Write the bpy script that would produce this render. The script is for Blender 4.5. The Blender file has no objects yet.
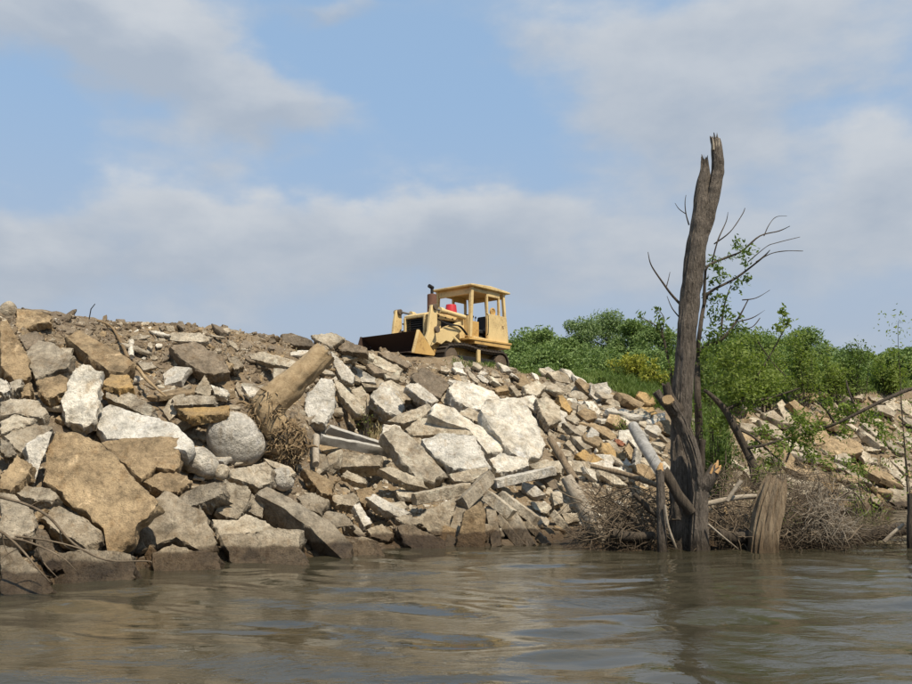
import bpy, bmesh, math, random
import numpy as np
from mathutils import Vector, Matrix, noise
from mathutils.bvhtree import BVHTree

R = math.radians
scene = bpy.context.scene
COL = scene.collection

# ------------------------------------------------------------------ camera
CAM_H = 1.7                 # eye height above the water, sitting / standing in a boat
FPX = 876.0                 # focal length in pixels of the 912 px wide photograph
PITCH = math.atan(120.0 / FPX)
cam_data = bpy.data.cameras.new('camera')
cam_data.sensor_width = 36.0
cam_data.lens = 36.0 * FPX / 912.0
cam_data.clip_start = 0.1
cam_data.clip_end = 6000.0
cam = bpy.data.objects.new('camera', cam_data)
COL.objects.link(cam)
cam.location = (0, 0, CAM_H)
cam.rotation_euler = (R(90) + PITCH, 0, 0)
scene.camera = cam

# ------------------------------------------------------------------ sun, sky, exposure
SUN_AZ = R(34)              # to the right of straight behind the camera
SUN_EL = R(55)
sun_vec = Vector((math.sin(SUN_AZ) * math.cos(SUN_EL), -math.cos(SUN_AZ) * math.cos(SUN_EL), math.sin(SUN_EL)))
sd = bpy.data.lights.new('sun', 'SUN')
sd.energy = 5.0
sd.angle = R(0.55)
sd.color = (1.0, 0.92, 0.79)
sun = bpy.data.objects.new('sun', sd)
COL.objects.link(sun)
sun.rotation_euler = sun_vec.to_track_quat('Z', 'Y').to_euler()

scene.view_settings.view_transform = 'Standard'
scene.view_settings.look = 'None'
scene.view_settings.gamma = 1.0
scene.view_settings.exposure = 0.19
scene.view_settings.use_curve_mapping = False

def pix_dir(x, y):
    v = Vector(((x - 456.0) / FPX, (342.0 - y) / FPX, -1.0))
    a = math.pi / 2 + PITCH
    c, s = math.cos(a), math.sin(a)
    return Vector((v.x, c * v.y - s * v.z, s * v.y + c * v.z)).normalized()

CAMP = Vector((0, 0, CAM_H))

def at_z(x, y, z):
    d = pix_dir(x, y)
    return CAMP + d * ((z - CAM_H) / d.z)

def at_y(x, y, Y):
    d = pix_dir(x, y)
    return CAMP + d * (Y / d.y)

class N:
    """tiny node-tree helper"""
    def __init__(s, tree):
        s.t = tree
    def new(s, typ, **kw):
        n = s.t.nodes.new(typ)
        for k, v in kw.items():
            if k.startswith('i_'):
                key = k[2:]
                key = int(key) if key.isdigit() else key.replace('_', ' ')
                n.inputs[key].default_value = v
            else:
                setattr(n, k, v)
        return n
    def link(s, a, b):
        s.t.links.new(a, b)
    def math(s, op, a, b=None, c=None, clamp=False):
        n = s.t.nodes.new('ShaderNodeMath'); n.operation = op; n.use_clamp = clamp
        for i, v in enumerate((a, b, c)):
            if v is None: continue
            if hasattr(v, 'is_linked'): s.link(v, n.inputs[i])
            else: n.inputs[i].default_value = v
        return n.outputs[0]
    def vmath(s, op, a, b=None, out=0):
        n = s.t.nodes.new('ShaderNodeVectorMath'); n.operation = op
        for i, v in enumerate((a, b)):
            if v is None: continue
            if hasattr(v, 'is_linked'): s.link(v, n.inputs[i])
            else: n.inputs[i].default_value = v
        return n.outputs[out]
    def noise(s, vec, scale, detail=4.0, rough=0.55, dist=0.0):
        n = s.t.nodes.new('ShaderNodeTexNoise')
        n.inputs['Scale'].default_value = scale
        n.inputs['Detail'].default_value = detail
        n.inputs['Roughness'].default_value = rough
        n.inputs['Distortion'].default_value = dist
        if vec is not None: s.link(vec, n.inputs['Vector'])
        return n.outputs[0]
    def ramp(s, fac, stops, interp='LINEAR'):
        n = s.t.nodes.new('ShaderNodeValToRGB'); n.color_ramp.interpolation = interp
        e = n.color_ramp.elements
        while len(e) > 1: e.remove(e[0])
        for i, (p, c) in enumerate(stops):
            el = e[0] if i == 0 else e.new(p)
            el.position = p
            el.color = (c, c, c, 1) if isinstance(c, (int, float)) else (*c, 1)
        s.link(fac, n.inputs[0])
        return n.outputs[0]
    def mix(s, fac, a, b, mode='MIX'):
        n = s.t.nodes.new('ShaderNodeMix'); n.data_type = 'RGBA'; n.blend_type = mode
        for sock, v in ((n.inputs[0], fac), (n.inputs[6], a), (n.inputs[7], b)):
            if hasattr(v, 'is_linked'): s.link(v, sock)
            elif isinstance(v, (int, float)): sock.default_value = v
            else: sock.default_value = (*v, 1)
        return n.outputs[2]
    def map(s, v, a, b, c=0.0, d=1.0, smooth=False):
        n = s.t.nodes.new('ShaderNodeMapRange')
        n.interpolation_type = 'SMOOTHSTEP' if smooth else 'LINEAR'
        s.link(v, n.inputs[0])
        for i, q in enumerate((a, b, c, d)): n.inputs[i + 1].default_value = q
        return n.outputs[0]

# world: Nishita sky with drifting broken cloud
SKY_STR = 0.095
world = bpy.data.worlds.new('World')
scene.world = world
world.use_nodes = True
wt = world.node_tree
wt.nodes.clear()
w = N(wt)
sky = w.new('ShaderNodeTexSky', sky_type='NISHITA', sun_disc=False, sun_elevation=SUN_EL,
            air_density=1.0, dust_density=1.3, ozone_density=1.6, altitude=200.0)
# sun_rotation is clockwise from +Y seen from above
sky.sun_rotation = math.atan2(sun_vec.x, sun_vec.y)
tc = w.new('ShaderNodeTexCoord')
dirv = tc.outputs['Generated']
sep = w.new('ShaderNodeSeparateXYZ'); w.link(dirv, sep.inputs[0])
# stretch so that clouds flatten towards the horizon
cmb = w.new('ShaderNodeCombineXYZ')
w.link(sep.outputs[0], cmb.inputs[0]); w.link(sep.outputs[1], cmb.inputs[1])
w.link(w.math('MULTIPLY', sep.outputs[2], 1.9), cmb.inputs[2])
cvec = cmb.outputs[0]
big = w.noise(cvec, 2.6, 3.0, 0.5, 0.0)
fine = w.noise(cvec, 7.5, 8.0, 0.56, 0.1)
base = w.math('ADD', w.math('MULTIPLY', big, 0.36), w.math('MULTIPLY', fine, 0.56))
# puffed cloud outlines: bend the look-up direction with fine noise
wn = w.new('ShaderNodeTexNoise'); wn.inputs['Scale'].default_value = 9.0; wn.inputs['Detail'].default_value = 5.0
w.link(cvec, wn.inputs['Vector'])
bend = w.vmath('MULTIPLY', w.vmath('SUBTRACT', wn.outputs[1], (0.5, 0.5, 0.5)), (0.13, 0.13, 0.11))
dirb = w.vmath('ADD', dirv, bend)
blob = None
for (px_, py_, rx, ry, amp) in [
        (70, 15, 130, 45, 0.34), (170, 40, 75, 35, 0.22), (255, 105, 78, 30, 0.36), (190, 140, 90, 22, 0.16),
        (490, 215, 130, 38, 0.36), (380, 240, 120, 45, 0.26), (215, 215, 70, 36, 0.30), (90, 245, 150, 48, 0.26), (15, 250, 60, 40, 0.16),
        (590, 265, 130, 40, 0.20), (690, 110, 105, 52, 0.30), (620, 80, 60, 40, 0.12), (335, 8, 45, 16, 0.26), (740, 15, 130, 32, 0.28), (860, 55, 80, 34, 0.16), (545, 30, 45, 22, 0.14),
        (900, 170, 60, 52, 0.34), (800, 235, 110, 50, 0.22), (720, 170, 70, 30, 0.16),
        (440, 95, 110, 55, -0.22), (30, 140, 90, 34, -0.20), (575, 190, 45, 45, -0.14), (850, 110, 60, 18, -0.10), (790, 165, 60, 25, -0.08),
        (270, 40, 34, 26, -0.14), (330, 170, 90, 22, -0.14)]:
    dv = pix_dir(px_, py_)
    rgt = Vector((dv.y, -dv.x, 0)).normalized()
    upv = rgt.cross(dv)
    a = w.math('MULTIPLY', w.vmath('DOT_PRODUCT', dirb, tuple(rgt), 1), FPX / rx)
    b = w.math('MULTIPLY', w.vmath('DOT_PRODUCT', dirb, tuple(upv), 1), FPX / ry)
    r2 = w.math('ADD', w.math('POWER', w.math('ABSOLUTE', a), 2.0), w.math('POWER', w.math('ABSOLUTE', b), 2.0))
    front = w.math('GREATER_THAN', w.vmath('DOT_PRODUCT', dirv, tuple(dv), 1), 0.0)
    g = w.math('MULTIPLY', w.math('MULTIPLY', w.math('POWER', 2.718, w.math('MULTIPLY', r2, -0.9)), amp), front)
    gv = w.math('MULTIPLY', g, b)
    vert = gv if blob is None else w.math('ADD', vert, gv)
    blob = g if blob is None else w.math('ADD', blob, g)
dens = w.math('ADD', base, blob)
cover = w.map(dens, 0.43, 0.76, 0.0, 0.85, True)
shade = w.map(w.math('ADD', w.math('MULTIPLY', fine, 0.9), w.math('MULTIPLY', vert, 1.25)), 0.25, 0.85, 0.0, 1.0)
C1 = 1.0 / SKY_STR
cloud = w.mix(shade, tuple(C1 * c for c in (0.375, 0.42, 0.485)), tuple(C1 * c for c in (0.585, 0.60, 0.615)))
# thin grey-blue veil low down
veil = w.map(sep.outputs[2], 0.10, 0.42, 0.92, 0.0, True)
skyc = w.mix(0.75, sky.outputs[0], tuple(C1 * c for c in (0.325, 0.485, 0.70)))
skyv = w.mix(veil, skyc, tuple(C1 * c for c in (0.365, 0.43, 0.525)))
skyf = w.mix(cover, skyv, cloud)
bg = w.new('ShaderNodeBackground'); bg.inputs['Strength'].default_value = SKY_STR
w.link(skyf, bg.inputs['Color'])
wo = w.new('ShaderNodeOutputWorld'); w.link(bg.outputs[0], wo.inputs['Surface'])

# ------------------------------------------------------------------ helpers
def tag(o, label=None, cat=None, group=None, kind=None):
    if label: o['label'] = label
    if cat: o['category'] = cat
    if group: o['group'] = group
    if kind or cat: o['kind'] = kind or 'thing'
    return o

def mesh_from(name, verts, faces, mat, smooth=None):
    me = bpy.data.meshes.new(name)
    me.from_pydata([tuple(v) for v in verts], [], faces)
    me.update()
    if mat is not None: me.materials.append(mat)
    if smooth is not None:
        me.polygons.foreach_set('use_smooth', [True] * len(me.polygons))
        if smooth < 179: me.set_sharp_from_angle(angle=R(smooth))
    return me

def mkobj(name, verts, faces, mat, parent=None, origin=None, smooth=None):
    o_ = Vector(origin) if origin is not None else Vector((0, 0, 0))
    me = mesh_from(name, [Vector(v) - o_ for v in verts], faces, mat, smooth)
    o = bpy.data.objects.new(name, me)
    COL.objects.link(o)
    if parent is not None:
        o.parent = parent
    else:
        o.location = o_
    return o

def empty(name, loc, rz=0.0):
    o = bpy.data.objects.new(name, None)
    o.empty_display_size = 0.2
    COL.objects.link(o)
    o.location = loc
    o.rotation_euler = (0, 0, rz)
    return o

def frames(path):
    """parallel-transport frames along a path of Vectors"""
    out = []
    n = len(path)
    prev = None
    for i in range(n):
        t = (path[min(i + 1, n - 1)] - path[max(i - 1, 0)]).normalized()
        if prev is None:
            a = Vector((0, 0, 1)) if abs(t.z) < 0.9 else Vector((1, 0, 0))
            u = t.cross(a).normalized()
        else:
            u = (prev - t * prev.dot(t)).normalized()
        prev = u
        out.append((t, u, t.cross(u)))
    return out

def tube_geo(path, radii, seg=8, rough=0.0, freq=3.0, cap=True, jag=0.0, rng=random, ridge=0.0):
    """vertices and faces of a bent tapered tube; jag breaks the far end"""
    path = [Vector(p) for p in path]
    fr = frames(path)
    V, F = [], []
    n = len(path)
    for i, p in enumerate(path):
        t, u, v = fr[i]
        for k in range(seg):
            a = 2 * math.pi * k / seg
            d = u * math.cos(a) + v * math.sin(a)
            r = radii[i]
            q = p + d * r
            if rough:
                q = q + d * (rough * noise.noise(q * freq)) + d * (rough * .6 * noise.noise(Vector((d.x * 5, d.y * 5, q.z * freq * .35)) + Vector((9, 3, 1))))
            if ridge:
                rd = abs(noise.noise(Vector((math.cos(a) * 3.3, math.sin(a) * 3.3, q.z * .45)))) * 1.5 + abs(noise.noise(Vector((math.cos(a) * 7, math.sin(a) * 7, q.z * 1.0)))) * .8
                q = q + d * (ridge * (rd - .5))
            if jag and i == n - 1:
                q = q + t * (jag * rng.uniform(-0.9, 0.9))
            V.append(q)
    for i in range(n - 1):
        for k in range(seg):
            k2 = (k + 1) % seg
            F.append((i * seg + k, i * seg + k2, (i + 1) * seg + k2, (i + 1) * seg + k))
    if cap:
        V.append(path[0]); c0 = len(V) - 1
        V.append(path[-1] - fr[-1][0] * (jag * .4)); c1 = len(V) - 1
        for k in range(seg):
            k2 = (k + 1) % seg
            F.append((c0, k2, k))
            F.append((c1, (n - 1) * seg + k, (n - 1) * seg + k2))
    return V, F

def spline(pts, rad, sub=4):
    """Catmull-Rom through points with radii"""
    P = [Vector(p) for p in pts]
    out, rr = [], []
    for i in range(len(P) - 1):
        p0, p1, p2, p3 = P[max(i - 1, 0)], P[i], P[i + 1], P[min(i + 2, len(P) - 1)]
        for s_ in range(sub):
            t = s_ / sub
            out.append(0.5 * ((2 * p1) + (p2 - p0) * t + (2 * p0 - 5 * p1 + 4 * p2 - p3) * t * t + (3 * p1 - p0 - 3 * p2 + p3) * t ** 3))
            rr.append(rad[i] * (1 - t) + rad[i + 1] * t)
    out.append(P[-1]); rr.append(rad[-1])
    return out, rr

class Geo:
    def __init__(s): s.V = []; s.F = []
    def add(s, V, F):
        b = len(s.V)
        s.V.extend(V); s.F.extend([tuple(i + b for i in f) for f in F])
        return s

# ------------------------------------------------------------------ materials
def new_mat(name):
    m = bpy.data.materials.new(name); m.use_nodes = True
    m.node_tree.nodes.clear()
    n = N(m.node_tree)
    b = n.new('ShaderNodeBsdfPrincipled')
    o = n.new('ShaderNodeOutputMaterial')
    n.link(b.outputs[0], o.inputs['Surface'])
    b.inputs['Specular IOR Level'].default_value = 0.25
    return m, n, b

def bump(n, b, h, strength=0.5, dist=0.02):
    bp = n.new('ShaderNodeBump'); bp.inputs['Strength'].default_value = strength
    bp.inputs['Distance'].default_value = dist
    n.link(h, bp.inputs['Height']); n.link(bp.outputs[0], b.inputs['Normal'])

def mat_concrete(name, c1, c2, dirt, dirt_amt=0.5, speck=0.35, grain=1.0, bloom=0.45):
    m, n, b = new_mat(name)
    tcn = n.new('ShaderNodeTexCoord'); oi = n.new('ShaderNodeObjectInfo'); geo = n.new('ShaderNodeNewGeometry')
    sc_ = n.new('ShaderNodeVectorMath', operation='ADD')
    n.link(geo.outputs['Position'], sc_.inputs[0])
    cx = n.new('ShaderNodeCombineXYZ'); n.link(n.math('MULTIPLY', oi.outputs['Random'], 37.0), cx.inputs[0])
    n.link(n.math('MULTIPLY', oi.outputs['Random'], 91.0), cx.inputs[1])
    n.link(cx.outputs[0], sc_.inputs[1])
    P = sc_.outputs[0]
    big = n.noise(P, 1.6, 5, 0.6, 0.3)
    mid = n.noise(P, 6.0, 8, 0.65, 0.2)
    fin = n.noise(P, 42.0, 5, 0.7)
    col = n.mix(n.ramp(big, [(0.38, 0.0), (0.62, 1.0)]), c1, c2)
    # soil clinging to the surface in patches
    dm = n.ramp(n.math('ADD', n.math('MULTIPLY', mid, 0.7), n.math('MULTIPLY', big, 0.3)), [(0.50, 0.0), (0.60, 1.0)])
    col = n.mix(n.math('MULTIPLY', dm, dirt_amt), col, dirt)
    # pale lime bloom
    wm = n.ramp(n.noise(P, 3.1, 9, 0.68, 0.6), [(0.58, 0.0), (0.66, 1.0)])
    col = n.mix(n.math('MULTIPLY', wm, bloom), col, tuple(min(0.7, c * 1.55 + 0.03) for c in c1))
    # aggregate
    vo = n.new('ShaderNodeTexVoronoi'); vo.inputs['Scale'].default_value = 26.0 * grain; n.link(P, vo.inputs['Vector'])
    ag = n.ramp(vo.outputs['Distance'], [(0.16, 1.0), (0.34, 0.0)])
    agc = n.ramp(n.noise(P, 30 * grain, 2, 0.5), [(0.42, 0.55), (0.6, 1.25)])
    col = n.mix(n.math('MULTIPLY', ag, speck), col, n.mix(1.0, col, agc, 'MULTIPLY'))
    col = n.mix(0.42, col, n.mix(1.0, col, n.ramp(fin, [(0.3, 0.6), (0.7, 1.35)]), 'MULTIPLY'))
    # pits, hairline cracks
    pit = n.ramp(n.noise(P, 15.0, 6, 0.75), [(0.30, 0.45), (0.42, 1.0)])
    col = n.mix(0.8, col, n.mix(1.0, col, pit, 'MULTIPLY'))
    v2 = n.new('ShaderNodeTexVoronoi', feature='DISTANCE_TO_EDGE'); v2.inputs['Scale'].default_value = 1.1
    wob = n.new('ShaderNodeCombineXYZ'); n.link(n.math('MULTIPLY', mid, 0.8), wob.inputs[0]); n.link(n.math('MULTIPLY', big, 1.2), wob.inputs[2])
    n.link(n.vmath('ADD', P, wob.outputs[0]), v2.inputs['Vector'])
    crack = n.ramp(v2.outputs['Distance'], [(0.0, 0.35), (0.012, 1.0)])
    col = n.mix(0.35, col, n.mix(1.0, col, crack, 'MULTIPLY'))
    # weathering blotches
    bl = n.ramp(n.noise(P, 2.2, 9, 0.72, 0.4), [(0.34, 0.42), (0.5, 1.0), (0.66, 1.25)])
    col = n.mix(0.8, col, n.mix(1.0, col, bl, 'MULTIPLY'))
    bl2 = n.ramp(n.noise(P, 9.0, 9, 0.75, 0.2), [(0.34, 0.55), (0.5, 1.0), (0.66, 1.2)])
    col = n.mix(0.7, col, n.mix(1.0, col, bl2, 'MULTIPLY'))
    # silt and rust-brown drips running down the faces
    mpd = n.new('ShaderNodeMapping'); mpd.inputs['Scale'].default_value = (1, 1, 0.18); n.link(P, mpd.inputs['Vector'])
    dr = n.ramp(n.noise(mpd.outputs[0], 5.0, 6, 0.65, 0.3), [(0.54, 0.0), (0.66, 1.0)])
    col = n.mix(n.math('MULTIPLY', dr, 0.5), col, n.mix(1.0, col, (0.62, 0.50, 0.36), 'MULTIPLY'))
    # piece to piece variation
    col = n.mix(1.0, col, n.ramp(oi.outputs['Random'], [(0.0, (0.80, 0.79, 0.78)), (0.5, (1.0, 0.98, 0.95)), (1.0, (1.12, 1.10, 1.06))]), 'MULTIPLY')
    # wet, silt-darkened foot at the waterline
    sp = n.new('ShaderNodeSeparateXYZ'); n.link(geo.outputs['Position'], sp.inputs[0])
    hz = n.math('ADD', sp.outputs[2], n.math('MULTIPLY', n.noise(geo.outputs['Position'], 2.0, 3), -0.22))
    wet = n.map(hz, 0.13, 0.19, 1.0, 0.0, True)
    silt = n.map(hz, 0.15, 0.75, 0.55, 0.0, True)
    col = n.mix(silt, col, n.mix(1.0, col, (0.62, 0.55, 0.45), 'MULTIPLY'))
    col = n.mix(wet, col, n.mix(1.0, col, (0.34, 0.30, 0.26), 'MULTIPLY'))
    n.link(col, b.inputs['Base Color'])
    n.link(n.map(wet, 0.0, 1.0, 0.92, 0.45), b.inputs['Roughness'])
    h = n.math('ADD', n.math('MULTIPLY', mid, 1.0), n.math('ADD', n.math('MULTIPLY', fin, 0.35), n.math('MULTIPLY', ag, 0.12)))
    h = n.math('ADD', h, n.math('MULTIPLY', n.noise(P, 3.0, 8, 0.7), 1.6))
    bump(n, b, h, 1.0, 0.06)
    return m

SOIL = (0.21, 0.150, 0.088)
M = {}
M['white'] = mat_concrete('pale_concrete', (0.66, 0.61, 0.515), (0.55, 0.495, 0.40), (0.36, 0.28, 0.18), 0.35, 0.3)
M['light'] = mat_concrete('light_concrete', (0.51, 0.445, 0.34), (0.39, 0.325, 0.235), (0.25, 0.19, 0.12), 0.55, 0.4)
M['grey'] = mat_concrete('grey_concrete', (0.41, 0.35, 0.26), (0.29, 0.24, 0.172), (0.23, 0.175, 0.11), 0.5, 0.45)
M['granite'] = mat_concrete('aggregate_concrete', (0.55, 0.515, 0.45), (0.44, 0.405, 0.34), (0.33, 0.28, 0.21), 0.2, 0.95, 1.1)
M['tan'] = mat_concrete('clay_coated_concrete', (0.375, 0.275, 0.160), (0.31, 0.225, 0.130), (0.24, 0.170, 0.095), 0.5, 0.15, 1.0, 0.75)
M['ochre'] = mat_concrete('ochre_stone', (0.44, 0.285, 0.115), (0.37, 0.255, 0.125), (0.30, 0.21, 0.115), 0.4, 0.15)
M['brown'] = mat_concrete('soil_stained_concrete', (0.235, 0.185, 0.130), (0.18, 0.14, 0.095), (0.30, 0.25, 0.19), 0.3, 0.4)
M['red'] = mat_concrete('red_brick', (0.33, 0.13, 0.07), (0.26, 0.10, 0.055), (0.30, 0.2, 0.13), 0.4, 0.1)

def mat_ground():
    m, n, b = new_mat('bank_soil')
    geo = n.new('ShaderNodeNewGeometry'); P = geo.outputs['Position']
    big = n.noise(P, 0.8, 5, 0.6); mid = n.noise(P, 4.0, 8, 0.68, 0.3); fin = n.noise(P, 28.0, 6, 0.7)
    col = n.mix(n.ramp(big, [(0.35, 0.0), (0.65, 1.0)]), (0.205, 0.145, 0.082), (0.145, 0.108, 0.072))
    col = n.mix(n.ramp(mid, [(0.45, 0.0), (0.7, 0.8)]), col, (0.28, 0.215, 0.135))
    vo = n.new('ShaderNodeTexVoronoi'); vo.inputs['Scale'].default_value = 14.0; n.link(P, vo.inputs['Vector'])
    peb = n.math('MULTIPLY', n.ramp(vo.outputs['Distance'], [(0.22, 1.0), (0.36, 0.0)]), n.ramp(n.noise(P, 3.0, 4), [(0.48, 0.0), (0.6, 0.75)]))
    col = n.mix(peb, col, (0.40, 0.36, 0.29))
    col = n.mix(0.7, col, n.mix(1.0, col, n.ramp(fin, [(0.3, 0.5), (0.7, 1.4)]), 'MULTIPLY'))
    at = n.new('ShaderNodeAttribute', attribute_name='turf')
    gm = n.ramp(n.math('ADD', at.outputs['Fac'], n.math('MULTIPLY', n.math('SUBTRACT', mid, 0.5), 0.7)), [(0.4, 0.0), (0.6, 1.0)])
    gcol = n.mix(n.ramp(n.noise(P, 1.2, 5), [(0.35, 0.0), (0.65, 1.0)]), (0.075, 0.115, 0.025), (0.14, 0.16, 0.045))
    col = n.mix(gm, col, gcol)
    sp = n.new('ShaderNodeSeparateXYZ'); n.link(P, sp.inputs[0])
    wet = n.map(n.math('ADD', sp.outputs[2], n.math('MULTIPLY', mid, -0.2)), 0.0, 0.3, 1.0, 0.0, True)
    col = n.mix(wet, col, n.mix(1.0, col, (0.35, 0.31, 0.27), 'MULTIPLY'))
    n.link(col, b.inputs['Base Color']); b.inputs['Roughness'].default_value = 0.95
    bump(n, b, n.math('ADD', mid, n.math('ADD', n.math('MULTIPLY', fin, 0.4), n.math('MULTIPLY', peb, 0.3))), 0.9, 0.06)
    return m
M['ground'] = mat_ground()

def mat_wood(name, c1, c2, streak=18.0, rough=0.9, bstr=0.8, axis='Z', depth=0.02):
    m, n, b = new_mat(name)
    tcn = n.new('ShaderNodeTexCoord'); mp = n.new('ShaderNodeMapping')
    sc = {'Z': (1, 1, 0.12), 'X': (0.12, 1, 1), 'N': (1, 1, 1), 'B': (1, 1, 0.22)}[axis]
    mp.inputs['Scale'].default_value = sc
    n.link(tcn.outputs['Object'], mp.inputs['Vector'])
    g = n.noise(mp.outputs[0], streak, 7, 0.65, 0.5)
    bigp = n.noise(tcn.outputs['Object'], 2.5, 5, 0.6)
    fin = n.noise(tcn.outputs['Object'], 60, 4, 0.7)
    col = n.mix(n.ramp(n.math('ADD', n.math('MULTIPLY', g, 0.7), n.math('MULTIPLY', bigp, 0.3)), [(0.36, 0.0), (0.64, 1.0)]), c1, c2)
    col = n.mix(0.6, col, n.mix(1.0, col, n.ramp(fin, [(0.3, 0.55), (0.7, 1.35)]), 'MULTIPLY'))
    geo = n.new('ShaderNodeNewGeometry'); sp = n.new('ShaderNodeSeparateXYZ'); n.link(geo.outputs['Position'], sp.inputs[0])
    wet = n.map(sp.outputs[2], 0.05, 0.4, 1.0, 0.0, True)
    col = n.mix(wet, col, n.mix(1.0, col, (0.45, 0.42, 0.38), 'MULTIPLY'))
    n.link(col, b.inputs['Base Color']); b.inputs['Roughness'].default_value = rough
    bump(n, b, n.math('ADD', g, n.math('MULTIPLY', fin, 0.2)), bstr, depth)
    return m
M['bark'] = mat_wood('grey_bark', (0.056, 0.044, 0.033), (0.235, 0.192, 0.148), 30.0, 0.95, 1.0, 'B', 0.08)
M['darkbark'] = mat_wood('dark_bark', (0.05, 0.038, 0.027), (0.115, 0.09, 0.064), 22.0, 0.95, 0.9, 'Z', 0.07)
M['rot'] = mat_wood('rotten_wood', (0.13, 0.088, 0.052), (0.31, 0.235, 0.150), 22.0, 0.95, 1.0, 'Z', 0.04)
M['heart'] = mat_wood('fresh_broken_wood', (0.42, 0.22, 0.08), (0.52, 0.34, 0.16), 30.0)
M['pale'] = mat_wood('weathered_pale_wood', (0.22, 0.175, 0.12), (0.40, 0.34, 0.26), 16.0, 0.9, 0.6, 'N')
M['silver'] = mat_wood('silvery_barkless_wood', (0.19, 0.175, 0.15), (0.38, 0.355, 0.315), 8.0, 0.75, 0.3, 'N', 0.01)
M['clay_log'] = mat_wood('clay_caked_log', (0.25, 0.170, 0.088), (0.40, 0.295, 0.170), 7.0, 0.95, 0.8, 'N', 0.03)
M['root'] = mat_wood('root_fibre', (0.12, 0.075, 0.036), (0.27, 0.19, 0.105), 12.0, 0.95, 0.6, 'N')
M['twig'] = mat_wood('dry_twig', (0.085, 0.060, 0.037), (0.20, 0.152, 0.10), 5.0, 0.9, 0.3, 'N')
M['board'] = mat_wood('weathered_board', (0.30, 0.27, 0.225), (0.42, 0.39, 0.33), 9.0, 0.9, 0.5, 'N', 0.01)

def mat_leaf(name, c1, c2, trans=0.25):
    m, n, b = new_mat(name)
    geo = n.new('ShaderNodeNewGeometry')
    r = n.noise(geo.outputs['Position'], 0.9, 3, 0.6)
    rp = n.math('ADD', n.math('MULTIPLY', geo.outputs['Random Per Island'], 0.55), n.math('MULTIPLY', r, 0.5))
    col = n.mix(n.ramp(rp, [(0.2, 0.0), (0.85, 1.0)]), c1, c2)
    n.link(col, b.inputs['Base Color']); b.inputs['Roughness'].default_value = 0.6
    tr = n.new('ShaderNodeBsdfTranslucent'); n.link(n.mix(1.0, col, (1.1, 1.2, 0.6), 'MULTIPLY'), tr.inputs['Color'])
    ms = n.new('ShaderNodeMixShader'); ms.inputs[0].default_value = trans
    n.link(b.outputs[0], ms.inputs[1]); n.link(tr.outputs[0], ms.inputs[2])
    out = [q for q in m.node_tree.nodes if q.type == 'OUTPUT_MATERIAL'][0]
    n.link(ms.outputs[0], out.inputs['Surface'])
    return m
M['leaf_far'] = mat_leaf('hazed_tree_leaves', (0.110, 0.165, 0.045), (0.205, 0.275, 0.085))  # far foliage lightened, distance haze put into the leaf colour
M['leaf_pale'] = mat_leaf('pale_tree_leaves', (0.125, 0.180, 0.065), (0.215, 0.280, 0.115))
M['leaf_near'] = mat_leaf('shrub_leaves', (0.120, 0.165, 0.030), (0.250, 0.300, 0.070), 0.45)
M['leaf_bright'] = mat_leaf('sapling_leaves', (0.075, 0.12, 0.022), (0.16, 0.215, 0.05), 0.35)
M['weed'] = mat_leaf('yellow_weed', (0.20, 0.22, 0.035), (0.40, 0.37, 0.05), 0.3)
M['grass'] = mat_leaf('meadow_grass', (0.075, 0.125, 0.022), (0.17, 0.215, 0.055), 0.3)
M['drygrass'] = mat_leaf('dry_grass', (0.22, 0.175, 0.09), (0.33, 0.27, 0.15), 0.2)
# ------------------------------------------------------------------ terrain
# columns: photo x, waterline y, (mid y, mid z), (rubble crest y, z), (plateau edge y, z)
CT = [(-1500, 700, None, (180, 5.2), None), (-400, 624, None, (268, 5.2), None), (0, 591, None, (307, 5.2), None),
      (100, 573, None, (320, 5.2), None), (200, 563, None, (326, 5.2), None), (300, 557, None, (342, 5.2), None),
      (360, 552, (428, 2.7), (350, 5.2), None), (430, 546, (408, 3.2), (357, 5.15), None), (455, 545, (407, 3.25), (359, 5.15), None),
      (500, 544, (405, 3.35), (366, 5.15), None), (560, 542, (412, 3.2), (378, 5.0), (371, 5.35)),
      (620, 536, (446, 2.14), (396, 4.0), (373, 5.4)), (680, 530, (452, 1.98), (404, 3.8), (374, 5.4)),
      (760, 520, None, (402, 4.2), (377, 5.4)), (850, 512, None, (398, 4.5), (379, 5.4)),
      (912, 508, None, (390, 5.0), (380, 5.5)), (1150, 499, None, (384, 5.2), (380, 5.5)), (2200, 486, None, (400, 5.2), (396, 5.5))]
cols = []
for (x, yw, mid, cr, pe) in CT:
    W = at_z(x, yw, 0.0)
    Cc = at_z(x, cr[0], cr[1])
    Mm = at_z(x, mid[0], mid[1]) if mid else W.lerp(Cc, 0.52) + Vector((0, 0, 0.12))
    dirh = Vector((Cc.x, Cc.y, 0)).normalized()
    if pe: G = at_z(x, pe[0], pe[1])
    else:
        G = Cc + dirh * 4.0; G.z = 5.2
    back = Vector((W.x, W.y, 0)).normalized()
    rows = [W - back * 5.0 + Vector((0, 0, -1.6)), W - back * 1.2 + Vector((0, 0, -0.5)), W, Mm, Cc, G,
            Vector((G.x, G.y, 5.5)) + Vector((G.x, G.y, 0)).normalized() * 12, Vector((G.x, G.y, 5.6)) + Vector((G.x, G.y, 0)).normalized() * 60,
            Vector((G.x, G.y, 6.0)) + Vector((G.x, G.y, 0)).normalized() * 900]
    cols.append(rows)
SUBR = [3, 5, 16, 16, 8, 8, 8, 6]
def lin(a, b, t): return a * (1 - t) + b * t
gx = np.array([c[0] for c in CT], float)
xs = np.concatenate([np.linspace(-1500, -120, 24)[:-1], np.linspace(-120, 1040, 240), np.linspace(1040, 2200, 22)[1:]])
ctrl = np.array([[tuple(p) for p in rows] for rows in cols])          # C x 9 x 3
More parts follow.
